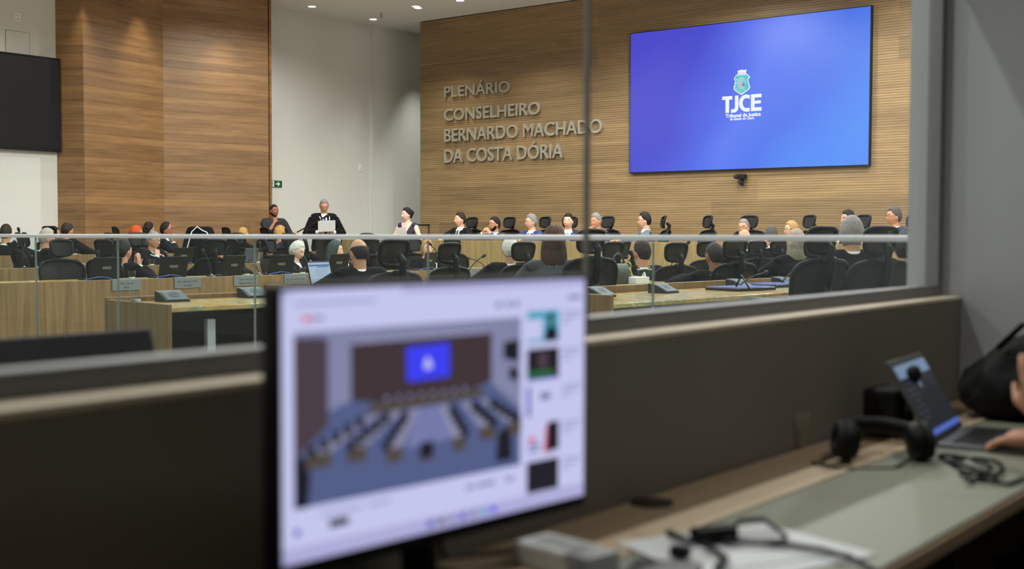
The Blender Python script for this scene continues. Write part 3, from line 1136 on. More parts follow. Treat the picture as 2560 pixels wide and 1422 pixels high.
# blue cables beside the laptops
BLUE = mat('blue_cable', (44, 78, 170), .4)
for key, px, lb in (('F1', 248, 'blue cable lying by the leftmost laptop'), ('F1', 425, 'looped blue cable in front of the laptop below the red tie'), ('F2', 462, 'blue cable before the laptop with the draped robe'),
                    ('F1', 702, 'blue cable before the laptop of the white-haired man'), ('F1', 1075, 'blue cable under the laptop of the blonde woman'), ('R2', 1672, 'blue cable on the far marble desk by the papers')):
    p, n, d = row_pt(key, px, .14)
    t = MB().tube([d * ((k - 8) * .022) + n * (.02 * math.sin(k * .9)) + V((0, 0, .006 + .035 * max(0, math.sin(PI * k / 16)))) for k in range(17)], .005, 6).build('network_cable', BLUE, None, True)
    t.location = p
    tag(t, lb, 'cable', 'blue network cables')
# blue folders, papers, handbag, ornament, tissues on the right desks
FOLD = mat('blue_folder', (48, 62, 150), .35)
for px, off, lb in ((1853, .42, 'longer blue folder on the marble desk nearest the window'), (1945, .30, 'farther blue folder on the marble desk nearest the window')):
    p, n, d = row_pt('R1', px, off)
    t = thing('folder', lb, 'folder', p, math.atan2(d.y, d.x) - .12, 'blue folders on the marble desk')
    MB().box((0, 0, .012), (.46, .32, .024), bev=.006).build('cover', mat('folder_black', (28, 30, 44), .4), t)
    MB().box((0, 0, .026), (.44, .3, .005), bev=.002).build('blue_pad', FOLD, t)
p, n, d = row_pt('R1', 1845, .5)
t = thing('folding_stand', 'small black folded stand on the marble desk left of the folder', 'stand', p)
b = MB().tube([(-.08, .1, .0), (0, .06, .12), (.1, .0, .02)], .007).box((-.08, .1, .01), (.05, .04, .02), bev=.005)
t2 = b.build('bracket', BLACKM, t, True)
p, n, d = row_pt('R2', 1683, .3)
t = thing('blue_booklet', 'blue and white booklet leaning on the far marble desk', 'booklet', p, math.atan2(d.y, d.x))
MB().box((0, 0, .055), (.2, .012, .14), rot=M4.Rotation(.9, 4, 'X'), bev=.002).build('cover', FOLD, t)
MB().box((.0, -.01, .065), (.05, .012, .142), rot=M4.Rotation(.9, 4, 'X')).build('white_band', PAPER, t)
p, n, d = row_pt('R2', 1546, .45)
t = thing('handbag', 'dark green quilted handbag on the far marble desk', 'handbag', p, math.atan2(d.y, d.x))
b = MB()
b.rings([[V((x * wx, y * dy, z)) for x, y in [(math.copysign(abs(math.cos(q)) ** .5, math.cos(q)), math.copysign(abs(math.sin(q)) ** .5, math.sin(q))) for q in [2 * PI * k / 24 for k in range(24)]]]
         for z, wx, dy in ((0, .13, .06), (.02, .14, .065), (.1, .14, .06), (.17, .12, .035), (.18, .11, .02))])
b.build('body', mat('quilted_green', (58, 66, 54), .45, var=.35, scale=40, bump=.6), t, True)
MB().tube([V((.08 * math.cos(q), 0, .17 + .1 * math.sin(q))) for q in [PI * k / 12 for k in range(13)]], .008).build('handle', mat('bag_handle', (40, 44, 38), .5), t, True)
p, n, d = row_pt('R2', 1570, .4)
t = thing('gold_ornament', 'pale gold lacy ornament beside the handbag', 'ornament', p, .3)
b = MB().lathe([(.05, 0), (.055, .02), (.045, .08), (.03, .12), (.028, .14)], seg=16)
GOLD = mat('pale_gold', (188, 172, 96), .35, .5, var=.4, scale=60, bump=.5)
b.build('body', GOLD, t, True)
MB().tube([V((.028 * math.cos(q), 0, .155 + .035 * math.sin(q))) for q in [2 * PI * k / 16 for k in range(16)]], .007, 6, close=True).build('ring_handle', GOLD, t, True)
p, n, d = row_pt('R2', 1597, .55)
t = thing('tissue_box', 'small white tissue box before the handbag and glass', 'tissue box', p, math.atan2(d.y, d.x))
MB().box((0, 0, .03), (.19, .1, .06), bev=.004).build('carton', PAPER, t)
p2, n, d = row_pt('R2', 1610, .42)
t = thing('stemless_glass', 'large empty clear glass with a folded napkin inside', 'glass', p2, 0)
MB().lathe([(.001, .003), (.05, .003), (.06, .04), (.062, .15), (.059, .15), (.057, .04), (.046, .01), (.001, .01)], seg=22, cap=False).build('bowl', CLEAR, t, True)
t = MB().prism([(-.04, 0), (.04, 0), (.012, .07), (0, .085), (-.012, .065)], .012, frame((0, 0, .012), (1, 0, 0), (0, .2, 1))).build('paper_napkin', PAPER)
t.location = p2
tag(t, 'folded white napkin standing inside the large clear glass', 'napkin')
for px, off, lb in ((1730, .2, 'loose white papers before the shaven-headed robed man'),):
    p, n, d = row_pt('R2', px, off)
    t = MB().box((0, 0, .004), (.21, .297, .008)).build('paper_stack', PAPER)
    t.location, t.rotation_euler = p, (0, 0, 1.2)
    tag(t, lb, 'papers')

# ---------------------------------------------------------------- lectern, microphone stand by the speaker
lp = on(824, 600, 1, 14.3)
t = thing('glass_lectern', 'clear acrylic lectern in front of the standing speaker', 'lectern', (lp.x, 14.3, 0), rad(24))
MB().box((0, 0, .5), (.5, .02, .98)).build('front_sheet', CLEAR, t)
MB().box((0, .2, 1.16), (.52, .42, .012), rot=M4.Rotation(.15, 4, 'X')).build('reading_shelf', CLEAR, t)
for s in (-1, 1):
    MB().box((s * .25, .17, .55), (.012, .34, 1.1)).build('side_sheet', CLEAR, t)
MB().box((0, .15, .02), (.6, .5, .04), bev=.008).build('base', ALU, t)
mp = on(766, 600, 1, 14.1)
t = thing('microphone_stand', 'black boom microphone stand reaching up to the standing speaker', 'microphone stand', (mp.x, 14.1, 0))
zt = on(766, 572, 1, 14.1).z
MB().tube([(0, 0, .05), (0, 0, .9), (0, 0, .9), (0, 0, zt)], [.016, .016, .011, .011], 10).build('pole', BLACKM, t, True)
for k in range(3):
    q = 2 * PI * k / 3
    MB().tube([(0, 0, .28), (.3 * math.cos(q), .3 * math.sin(q), .012)], .011, 8).build('leg', BLACKM, t, True)
e0, e1 = on(738, 583, 1, 14.1), on(806, 546, 1, 14.05)
o_ = V((mp.x, 14.1, 0))
MB().tube([e0 - o_, e1 - o_], [.012, .010], 8).build('boom', BLACKM, t, True)
MB().ell(V((0, 0, zt)), .026).build('clutch', BLACKM, t, True)
MB().tube([e0 - o_ - (e1 - e0).normalized() * .05, e0 - o_], .024, 10).build('counterweight', BLACKM, t, True)
dm = (e1 - e0).normalized()
MB().tube([e1 - o_, e1 - o_ + dm * .1, e1 - o_ + dm * .12, e1 - o_ + dm * .17], [.014, .016, .024, .018], 12).build('microphone', BLACKM, t, True)

# ================================================================= people
SKIN = {'fair': mat('skin_fair', (222, 172, 146), .55, var=.04), 'tan': mat('skin_tan', (196, 142, 112), .55, var=.04), 'brown': mat('skin_brown', (150, 98, 72), .55, var=.04), 'pale': mat('skin_pale', (232, 192, 172), .55, var=.04)}
HAIRC = {'black': (22, 18, 17), 'dark': (40, 30, 26), 'brown': (66, 42, 32), 'grey': (128, 126, 124), 'dkgrey': (78, 74, 72), 'white': (212, 208, 202), 'blonde': (168, 132, 84), 'golden': (176, 138, 78), 'red': (190, 70, 24), 'greyblonde': (150, 138, 122), 'veil': (60, 68, 68), 'silver': (158, 152, 142)}
HAIR = {k: mat('hair_' + k, c, .62, var=.4, scale=1., spec=.3, bump=.8, stretch=(110, 110, 14)) for k, c in HAIRC.items()}
CLOTH = {'robe': mat('black_robe', (15, 15, 18), .9, spec=.15), 'black': mat('black_suit', (17, 17, 20), .85, spec=.2), 'navy': mat('navy_suit', (26, 32, 62), .75), 'blue': mat('blue_suit', (34, 54, 104), .75),
         'grey': mat('grey_suit', (84, 90, 102), .75), 'dkgrey': mat('charcoal_suit', (46, 48, 56), .75), 'white': mat('white_shirt', (226, 228, 232), .8), 'ltblue': mat('light_blue_shirt', (176, 194, 222), .8),
         'purple': mat('navy_dress', (34, 30, 62), .7), 'bshirt': mat('black_shirt', (24, 23, 26), .75), 'dark': mat('dark_trousers', (20, 20, 23), .8), 'dkblue': mat('dark_blue_dress', (30, 34, 60), .8)}
TIE = {'red': mat('red_tie', (190, 46, 54), .6, var=.3, scale=120), 'blue': mat('blue_tie', (48, 74, 150), .6), 'navy': mat('navy_tie', (30, 40, 90), .6), 'black': mat('black_tie', (24, 30, 32), .6), 'grey': mat('grey_tie', (130, 150, 165), .6), 'wine': mat('wine_tie', (90, 36, 44), .6)}
CORD = mat('white_cord', (222, 222, 218), .7)
EYEW = mat('eye_white', (225, 220, 214), .3)
IRIS = mat('iris_brown', (34, 22, 16), .25)
LIPS = mat('lips', (168, 92, 84), .5)
GLF = mat('spectacle_frame', (34, 32, 32), .35)


def hshape(n):
    """surface of the bare head for a unit direction n (x side, y front, z up), metres from the head centre"""
    x, y, z = n
    px, py, pz = x * .076, y * .096, z * .120
    if z < 0:
        k = min(1, -z)
        px *= 1 - .30 * k ** 1.5
        if y > 0:
            py *= 1 - .06 * k
            py += .012 * k * k * max(0, y)
        else:
            py *= 1 - .42 * k
    if y < 0 and z > -.3:
        py *= 1.04
    if y > .3:
        f = (y - .3) / .7
        py += .024 * math.exp(-(x / .15) ** 2) * max(0, min(1, (.16 - z) / .34)) * (1 if z > -.30 else max(0, 1 + (z + .30) / .11)) * f      # nose
        py += .006 * math.exp(-((z - .24) / .10) ** 2) * math.exp(-(x / .55) ** 2) * f         # brow
        for s in (-1, 1):
            py -= .010 * math.exp(-((x - s * .36) / .17) ** 2 - ((z - .06) / .12) ** 2) * f    # eye sockets
            py += .005 * math.exp(-((x - s * .52) / .22) ** 2 - ((z + .20) / .18) ** 2) * f    # cheeks
        py += .006 * math.exp(-(x / .25) ** 2 - ((z + .53) / .07) ** 2) * f
        py -= .004 * math.exp(-(x / .25) ** 2 - ((z + .66) / .06) ** 2) * f
        py += .009 * math.exp(-(x / .3) ** 2 - ((z + .85) / .14) ** 2) * f                     # chin
    return V((px, py, pz))


def sphere_dirs(nu, nv):
    rows = [[V((0, 0, 1))]]
    for j in range(1, nv):
        th = PI * j / nv
        rows.append([V((math.sin(th) * math.sin(2 * PI * i / nu), math.sin(th) * math.cos(2 * PI * i / nu), math.cos(th))) for i in range(nu)])
    rows.append([V((0, 0, -1))])
    return rows


def sphere_mesh(b, rows, fn, M):
    vv = [[b.verts.new(M @ fn(n)) for n in r] for r in rows]
    nu = len(rows[1])
    for i in range(nu):
        b.faces.new((vv[0][0], vv[1][i], vv[1][(i + 1) % nu]))
        b.faces.new((vv[-1][0], vv[-2][(i + 1) % nu], vv[-2][i]))
    for j in range(1, len(rows) - 2):
        for i in range(nu):
            b.faces.new((vv[j][i], vv[j + 1][i], vv[j + 1][(i + 1) % nu], vv[j][(i + 1) % nu]))


DIRS = sphere_dirs(44, 34)
sm = lambda a, c, x: (lambda t: t * t * (3 - 2 * t))(max(0., min(1., (x - a) / (c - a))))


def hair_fn(style, seed):
    def fn(n):
        az = math.degrees(math.atan2(abs(n.x), n.y))
        if style == 'receding':
            line = .80 if az < 30 else .80 - .5 * sm(30, 70, az)
        else:
            line = .58 if az < 42 else .58 - .36 * sm(42, 72, az)
        if az > 72:
            line = .22 - .30 * sm(72, 90, az)
        if az > 96:
            line = -.08 - .55 * sm(96, 130, az)
        th = .085
        if style in ('buzz',):
            th = .035
        if style in ('long', 'bob'):
            th = .15
            if az > 58:
                line = .22 - 1.0 * sm(58, 84, az)
        if style in ('curly', 'updo'):
            th = .22 if style == 'curly' else .14
        bl = sm(line - .02, line + .12, n.z)
        if style == 'bald':
            bl *= 1 - sm(.34, .52, n.z + .12 * (n.y > 0))
            th = .05
        if style == 'thin':
            bl *= 1 - .9 * sm(.86, .95, n.z - .25 * n.y * 0 - .1 * abs(n.y + .3))
        nz = noise.noise(n * (7 if style != 'curly' else 9) + V((seed, 0, 0))) + .45 * noise.noise(V((n.x * 24, n.y * 24, n.z * 5 + seed)))
        k = 1 + th * (1 + .35 * nz) + (.12 * nz if style == 'curly' else 0)
        if style in ('short', 'full', 'receding'):
            k += .05 * sm(.4, 1, n.z) * (1 + .5 * nz) * (2 if style == 'full' else 1)
        k = .86 + (k - .86) * bl
        p = hshape(n) if bl < .05 else V((n.x * .078, n.y * .098, n.z * .120)).lerp(hshape(n), .5)
        return p * k
    return fn


def two_bone(S, W, l1, l2, pole):
    d = W - S
    L = d.length
    if L > (l1 + l2) * .985:
        W = S + d.normalized() * (l1 + l2) * .985
        d = W - S
        L = d.length
    if L < abs(l1 - l2) * 1.2 + .02:
        L = abs(l1 - l2) * 1.2 + .02
        W = S + d.normalized() * L
        d = W - S
    a = (l1 * l1 - l2 * l2 + L * L) / (2 * L)
    h = math.sqrt(max(0, l1 * l1 - a * a))
    u = d.normalized()
    p = V(pole) - u * V(pole).dot(u)
    p = p.normalized() if p.length > 1e-5 else u.orthogonal().normalized()
    return S + u * a + p * h, W


def add_hand(b, W, d, nrm, side, curl, sc=1.):
    """palm from the wrist W along d; nrm = out of the back of the hand; thumb on the inner side"""
    d = d.normalized()
    nrm = (nrm - d * nrm.dot(d)).normalized()
    s_ = d.cross(nrm) * side            # towards the thumb side
    k = sc
    b.tube([W - d * .02 * k, W + d * .025 * k, W + d * .06 * k, W + d * .088 * k], [.024 * k, .034 * k, .041 * k, .036 * k], 12, .52) if abs(nrm.dot(V((0, 0, 1)))) > .5 else None
    if abs(nrm.dot(V((0, 0, 1)))) <= .5:
        rings = []
        for t, r1, r2 in ((-.02, .024, .017), (.025, .036, .015), (.06, .042, .014), (.088, .037, .012)):
            rings.append([W + d * t * k + s_ * (math.cos(q) * r1 * k) + nrm * (math.sin(q) * r2 * k) for q in [2 * PI * i / 12 for i in range(12)]])
        b.rings(rings)
    for i, (off, ln) in enumerate(((.029, .072), (.010, .082), (-.010, .075), (-.028, .058))):
        p = W + d * .082 * k + s_ * off * k
        dd = (d + s_ * off * 3.).normalized()
        pts, cur = [p - d * .02 * k, p], dd
        for j, f in enumerate((.45, .32, .23)):
            ax = s_
            a = curl * (.55 + .35 * j) * (1 + .12 * (i - 1))
            cur = (cur * math.cos(a) - nrm * math.sin(a)).normalized() if j == 0 else (cur * math.cos(a * .8) + (cur.cross(s_ * side) * 1).normalized() * 0 - nrm * math.sin(a * .8)).normalized()
            pts.append(pts[-1] + cur * ln * f * k)
        b.tube(pts, [.0095 * k, .0095 * k, .009 * k, .0083 * k, .0068 * k], 7)
    p = W + d * .022 * k + s_ * .026 * k
    t1 = (s_ * .75 + d * .75 - nrm * .25).normalized()
    t2 = (s_ * .25 + d * .9 - nrm * .5 * (1 + curl)).normalized()
    b.tube([p - t1 * .01, p + t1 * .035 * k, p + t1 * .035 * k + t2 * .03 * k, p + t1 * .035 * k + t2 * .052 * k], [.013 * k, .0115 * k, .010 * k, .0075 * k], 7)


def ell_ring(z, y, rx, ry, n=20, x0=0.):
    return [V((x0 + rx * math.cos(2 * PI * k / n), y + ry * math.sin(2 * PI * k / n), z)) for k in range(n)]


def person(label, root, rz, zc, seated=True, lean=.03, side=0., head=(0, 0, 0), outfit='robe', skin='tan', hair=('short', 'dark'), arms=('desk', 'desk'),
           shirt='white', tie=None, glasses=False, cord=False, vox=.0085, build=1., brow=True, beard=None, earring=False, collar=True, desk_z=.80, cclr=None):
    """zc = height of the crown over the person's floor; head = (turn to own left in degrees, nod down, tilt)"""
    t = thing('person', label, 'person', root, rz)
    zs = zc - .305                                # shoulder height
    zp = .52 if seated else zc * .53              # pelvis
    F = lambda f: zp + f * (zs - zp)
    yy = lambda f: lean * max(0, f) ** 1.3
    xx = lambda f: side * max(0, f)
    prof = ((-.12, .155, .105), (0, .168, .118), (.25, .150, .106), (.5, .152, .112), (.75, .170, .116), (.92, .160, .092), (1.02, .115, .070), (1.08, .062, .060))

    def torso(b, o, top=1.10, low=-.15, ox=0., neck=0.):
        rg = []
        for f, rx, ry in prof:
            if f > top or f < low:
                continue
            k = o if f < 1.0 else neck + .004
            rg.append(ell_ring(F(f), yy(f), (rx + k + (ox if f < 1 else 0)) * build, (ry + k) * build, x0=xx(f)))
        b.rings(rg)

    nb = V((xx(1.08), yy(1.08), F(1.08)))
    HC = V((xx(1) + .0, lean * 1.05 + .025 + .02 * math.sin(rad(head[1])), zc - .120 * math.cos(rad(head[1]) * .7)))
    HM = M4.Translation(HC) @ M4.Rotation(rad(head[0]), 4, 'Z') @ M4.Rotation(rad(-head[1]), 4, 'X') @ M4.Rotation(rad(head[2]), 4, 'Y')
    S = {s: V((s * .178 * build + xx(.97), yy(.97), zs - .03)) for s in (-1, 1)}
    # ---- arms
    A = {}
    hf = HM.to_3x3()
    for s, mode in ((-1, arms[0]), (1, arms[1])):          # -1 own left?  local x>0 = own right side
        pole = V((s * .5, -.5, -.6))
        if mode == 'desk':
            W = V((s * .12 + xx(.6), .40, desk_z + .03)); hd = V((-s * .45, .9, -.05)); hn = V((0, 0, 1)); cu = .25; pole = V((s * .9, -.2, -.3))
        elif mode == 'fold':
            W = V((-s * .02 + xx(.6), .32, desk_z + .03)); hd = V((-s * 1, .15, 0)); hn = V((0, .2, 1)); cu = .3; pole = V((s * .9, -.2, -.3))
        elif mode == 'lap':
            W = V((s * .10, .30, .66)); hd = V((-s * .5, .8, -.1)); hn = V((0, 0, 1)); cu = .35
        elif mode in ('chin', 'mouth', 'cheek'):
            tgt = HM @ V({'chin': (s * .015, .085, -.125), 'mouth': (s * .02, .115, -.075), 'cheek': (s * .07, .06, -.06)}[mode])
            W = tgt + V((s * .035, .035, -.085)); hd = tgt - W; hn = V((s * .3, .9, .2)); cu = .75; pole = V((s * .8, .2, -.9))
        elif mode == 'steeple':
            tgt = HM @ V((0, .15, -.085))
            W = tgt + V((s * .085, .0, -.065)); hd = V((-s * .75, .1, .7)); hn = V((s * .5, .6, .5)); cu = .3; pole = V((s * .9, .1, -.8))
        elif mode == 'pray':
            tgt = HM @ V((0, .17, -.06))
            W = tgt + V((s * .02, .05, -.12)); hd = V((-s * .05, -.05, 1)); hn = V((s * 1, .1, 0)); cu = .1; pole = V((s * .9, .1, -.8))
        elif mode == 'hold':
            W = V((s * .13, .27, zs - .27)); hd = V((-s * .55, .55, .35)); hn = V((s * .6, .5, -.3)); cu = .55; pole = V((s * .9, -.5, -.6))
        elif mode == 'holdlow':
            W = V((s * .10, .25, zs - .31)); hd = V((-s * .7, .5, .1)); hn = V((s * .4, .6, .3)); cu = .55; pole = V((s * .9, -.5, -.6))
        elif mode == 'clasp':
            W = V((s * .075, .34, zs - .23)); hd = V((-s * .8, .3, .45)); hn = V((s * .3, .8, .4)); cu = .7; pole = V((s * .9, -.1, -.8))
        elif mode == 'raise':
            W = V((s * .20, .26, zs + .02)); hd = V((-s * .6, .3, .3)); hn = V((s * .5, .5, .6)); cu = .5; pole = V((s * .9, -.2, -.9))
        elif isinstance(mode, tuple):
            W = V(mode[0]); hd = V(mode[1]); hn = V(mode[2]); cu = mode[3]; pole = V((s * .8, -.3, -.5))
        else:                                                  # hanging
            W = V((s * .25 * build, .05, zs - .56)); hd = V((0, .1, -1)); hn = V((s, .1, 0)); cu = .3; pole = V((s * .2, -1, 0))
        E, W = two_bone(S[s], W, .30, .262, pole)
        A[s] = (E, W, hd.normalized(), hn, cu)
    # ---- the body: one fused skin
    b = MB()
    torso(b, 0)
    b.tube([nb - V((0, 0, .05)), nb + V((0, .0, .03)), HC + V((0, -.022, -.05))], [.066, .056, .056], 14)
    sphere_mesh(b.b, DIRS, hshape, HM)
    for s in (-1, 1):
        b.ell(HM @ V((s * .073, -.012, -.004)), (.010, .020, .034), hf @ M4.Rotation(s * rad(-18), 3, 'Z'), 10, 8)
        E, W, hd, hn, cu = A[s]
        b.tube([nb + V((s * .03, -.015, -.03)), S[s] + V((-s * .02, 0, .012)), S[s]], [.05, .055, .05], 10)
        b.tube([S[s], S[s].lerp(E, .5), E, E.lerp(W, .45), W, W + hd * .01], [.052, .045, .038, .037, .026, .024], 10)
        add_hand(b, W, hd, hn, s, cu)
        if seated:
            K, An = V((s * .13, .46, .50)), V((s * .14, .46, .10))
            b.tube([V((s * .09, .0, zp)), V((s * .11, .24, .52)), K], [.085, .078, .056], 10)
            b.tube([K, K.lerp(An, .35), An], [.055, .054, .036], 10)
            b.tube([An + V((0, -.05, -.03)), An + V((0, .06, -.055)), An + V((0, .19, -.07))], [.034, .036, .022], 8)
        else:
            K, An = V((s * .10, .015, zp * .52)), V((s * .10, -.01, .09))
            b.tube([V((s * .085, 0, zp - .02)), V((s * .095, 0, zp * .75)), K], [.086, .076, .054], 10)
            b.tube([K, K.lerp(An, .35), An], [.053, .055, .036], 10)
            b.tube([An + V((0, -.05, -.04)), An + V((0, .06, -.055)), An + V((0, .19, -.065))], [.034, .036, .022], 8)
    body = b.build('body', SKIN[skin], t)
    remesh(body, vox, 2, .4)
    # ---- clothes
    cm = CLOTH[outfit] if outfit in CLOTH else CLOTH['robe']
    b = MB()
    robe = outfit == 'robe'
    gap = .036 if robe else (.018 if outfit not in ('purple',) else .012)
    torso(b, gap, 1.03 if outfit != 'bshirt' and not robe else 1.1, ox=.012 if robe else 0, neck=.012)
    ends = {}
    for s in (-1, 1):
        E, W, hd, hn, cu = A[s]
        if outfit == 'purple':
            b.tube([nb + V((s * .06, -.01, -.04)), S[s] + V((-s * .02, 0, .012)), S[s] + V((s * .012, 0, -.03))], [.05, .066, .05], 12)
            continue
        k = .028 if robe else .015
        b.tube([nb + V((s * .045, -.012, -.045)), S[s] + V((-s * .02, 0, .015)), S[s]], [.05 + k, .055 + k, .052 + k], 12)
        cut = E.lerp(W, .92 if not robe else .84)
        if outfit == 'bshirt':
            cut = E.lerp(W, .35)
        b.tube([S[s], S[s].lerp(E, .5), E, E.lerp(cut, .5), cut], [.052 + k, .048 + k, .043 + k * 1.2, .041 + k * 1.5, (.034 + k * .8) if not robe else .075], 12)
        ends[s] = (cut, W)
        if seated and robe:
            b.tube([V((s * .08, 0, zp)), V((s * .12, .26, .53)), V((s * .13, .48, .52))], [.13, .115, .09], 12)
            b.tube([V((s * .13, .48, .52)), V((s * .13, .5, .25))], [.09, .11], 12)
    if not seated and robe:
        b.rings([ell_ring(z, 0, rx, ry) for z, rx, ry in ((zp + .1, .2, .15), (zp - .1, .22, .17), (.55, .25, .19), (.22, .27, .21))])
    if outfit in ('purple', 'dkblue') and not seated:
        b.rings([ell_ring(z, 0, rx, ry) for z, rx, ry in ((zp + .15, .16, .12), (zp, .185, .135), (zp * .6, .20, .16), (.25, .24, .2))])
    g = b.build({'robe': 'robe', 'purple': 'dress', 'dkblue': 'dress', 'bshirt': 'shirt'}.get(outfit, 'jacket'), CLOTH['robe'] if robe else cm, t)
    remesh(g, .012, 5, .5)
    vneck = outfit not in ('bshirt', 'dkblue')
    front = lambda z: (lambda f: yy(f) + max(.05, (.106 + .012 * math.sin(PI * max(0, min(1, f)))) * (1 if f < .8 else 1 - 1.6 * (f - .8))))((z - zp) / (zs - zp))
    if vneck:
        zl, wt = (zs - .30, .050) if outfit != 'purple' else (zs - .22, .105)
        bm = bmesh.new()
        bm.from_mesh(g.data)
        kill = []
        for f in bm.faces:
            c = f.calc_center_median()
            fz = (c.z - zp) / (zs - zp)
            if c.y > yy(fz) + .015 and zl < c.z < zs + .09 and abs(c.x - xx(1)) < wt * (c.z - zl) / (zs + .02 - zl):
                kill.append(f)
        bmesh.ops.delete(bm, geom=kill, context='FACES')
        bm.to_mesh(g.data)
        bm.free()
        g.data.polygons.foreach_set('use_smooth', [True] * len(g.data.polygons))
    if outfit not in ('purple', 'bshirt', 'dkblue') and collar:
        b = MB()
        rg = []
        for f, rx, ry in prof[3:]:
            rg.append(ell_ring(F(f), yy(f), (rx + .008) * build, (ry + .008) * build, x0=xx(f)))
        b.rings(rg)
        up = V((0, -.004, 1)).normalized()
        b.tube([nb - V((0, 0, .035)), nb + V((0, .002, .012 if robe else .022))], [.072, .067], 16)
        for s in ends:
            cut, W = ends[s]
            dr = (W - cut).normalized()
            b.tube([cut - dr * .02, W + dr * .004], [.037, .034], 10)
        b.build('shirt', CLOTH[shirt], t, True)
        if tie:
            b = MB()
            zz_ = [zs + .005 - .045 * k for k in range(8)]
            rg = []
            for k, z in enumerate(zz_):
                w_ = .019 if k == 0 else .015 + .0032 * k
                y = front(z) + .024
                rg.append([V((xx(1) - w_, y - .004, z)), V((xx(1), y + .006, z)), V((xx(1) + w_, y - .004, z)), V((xx(1), y - .012, z))])
            b.rings(rg)
            b.build('tie', TIE[tie], t)
    if cord:
        b = MB()
        loop = []
        for k in range(13):
            q = PI * (k / 12) + PI
            loop.append(V((nb.x + .098 * math.cos(q), nb.y - .012 + .088 * math.sin(q), nb.z + .002 - .014 * abs(math.cos(q)))))
        pts = []
        lft, rgt = loop[0], loop[-1]
        dn = lambda s: [V((nb.x + s * x, front(z) + .062, z)) for x, z in ((.082, zs - .02), (.066, zs - .12), (.05, zs - .26), (.035, zs - .36))]
        pts = list(reversed(dn(-1))) + loop + dn(1)
        b.tube(pts, .0075, 6)
        b.build('white_cord', CORD, t, True)
    if outfit != 'purple':
        b = MB()
        for s in (-1, 1):
            if robe and seated:
                continue
            if seated:
                b.tube([V((s * .09, -.02, zp)), V((s * .11, .24, .525)), V((s * .13, .47, .51))], [.105, .094, .074], 12)
                b.tube([V((s * .13, .46, .53)), V((s * .135, .465, .3)), V((s * .14, .465, .1))], [.072, .068, .058], 12)
            else:
                b.tube([V((s * .085, 0, zp + .02)), V((s * .095, 0, zp * .75)), V((s * .10, .01, zp * .5)), V((s * .10, -.005, .08))], [.102, .09, .072, .06], 12)
        if not (robe and seated):
            b.build('trousers', CLOTH['dark'] if outfit not in ('navy', 'blue', 'grey') else cm, t, True)
    for s in (-1, 1):
        An = V((s * .14, .46, .10)) if seated else V((s * .10, -.01, .09))
        b = MB().tube([An + V((0, -.06, -.045)), An + V((0, .0, -.045)), An + V((0, .08, -.06)), An + V((0, .2, -.07)), An + V((0, .21, -.07))], [.044, .050, .046, .032, .01], 10)
        b.build('shoe', BLACK, t, True)
    # ---- hair, face
    style, hc = hair
    b = MB()
    sphere_mesh(b.b, DIRS, hair_fn(style, random.random() * 20), HM)
    if style == 'long':
        for dx, dy, dz, rx, ry, rz_ in ((0, -.058, -.12, .094, .052, .16), (.062, -.025, -.11, .036, .055, .15), (-.062, -.025, -.11, .036, .055, .15), (0, -.05, -.03, .09, .06, .1)):
            b.ell(HM @ V((dx, dy, dz)), (rx, ry, rz_), hf, 16, 12)
    if style == 'updo':
        b.ell(HM @ V((0, -.085, .03)), (.062, .055, .055), hf, 16, 12)
    h_ = b.build('hair', HAIR[hc], t, True)
    if style == 'long':
        remesh(h_, .008, 4)
        for v in h_.data.vertices:
            a_ = math.atan2(v.co.x - HC.x, v.co.y - HC.y)
            k = noise.noise(V((6 * math.cos(a_), 6 * math.sin(a_), v.co.z * 5))) * .012 + noise.noise(V((16 * math.cos(a_), 16 * math.sin(a_), v.co.z * 4))) * .006
            v.co += V((math.sin(a_), math.cos(a_), 0)) * k
    if beard:
        b = MB()

        def bf(n):
            az = math.degrees(math.atan2(abs(n.x), n.y))
            line = -.60 + .06 * sm(10, 30, az) + .44 * sm(30, 80, az)
            k = sm(line, line - .13, n.z) * (1 - sm(86, 104, az))
            return hshape(n) * (.9 + (.135 + .02 * noise.noise(n * 9)) * k)
        sphere_mesh(b.b, DIRS, bf, HM)
        b.build('beard', HAIR[beard], t, True)
    if brow:
        for s in (-1, 1):
            e = MB()
            e.ell((0, 0, 0), (.0125, .0115, .0095), None, 12, 8)
            e.mi = 1
            e.ell((0, .0075, 0), (.0058, .0048, .0062), None, 10, 8)
            o = e.build('eye', [EYEW, IRIS], t, True)
            o.matrix_local = HM @ M4.Translation((s * .0315, .0735, .008))
            MB().tube([(s * .014, .0885, .030), (s * .032, .0865, .034), (s * .050, .073, .029)], [.0036, .0042, .0026], 6).build('eyebrow', HAIR[hc if hc not in ('white', 'blonde', 'golden', 'red', 'silver', 'veil') else 'dkgrey'], t, True).matrix_local = HM
        MB().tube([(-.024, .0875, -.066), (-.010, .0965, -.0635), (0, .0965, -.0645), (.010, .0965, -.0635), (.024, .0875, -.066)], [.002, .0052, .0058, .0052, .002], 7).build('lips', LIPS, t, True).matrix_local = HM
    if glasses:
        b = MB()
        for s in (-1, 1):
            b.tube([V((s * .034 + .026 * math.cos(q), .101 - .012 * abs(math.cos(q)) * (s * math.cos(q) > 0), .006 + .019 * math.sin(q))) for q in [2 * PI * k / 16 for k in range(16)]], .0022, 5, close=True)
            b.tube([(s * .060, .088, .010), (s * .078, .03, .012), (s * .080, -.015, .008)], .0020, 5)
        b.tube([(-.008, .102, .010), (.008, .102, .010)], .0022, 5)
        b.build('glasses', GLF if glasses is True else mat('thin_frame', (120, 110, 104), .3, .6), t, True).matrix_local = HM
    if earring:
        for s in (-1, 1):
            MB().ell((s * .079, -.012, -.045), (.006, .006, .009)).build('earring', STEEL, t, True).matrix_local = HM
    return t, HM, A


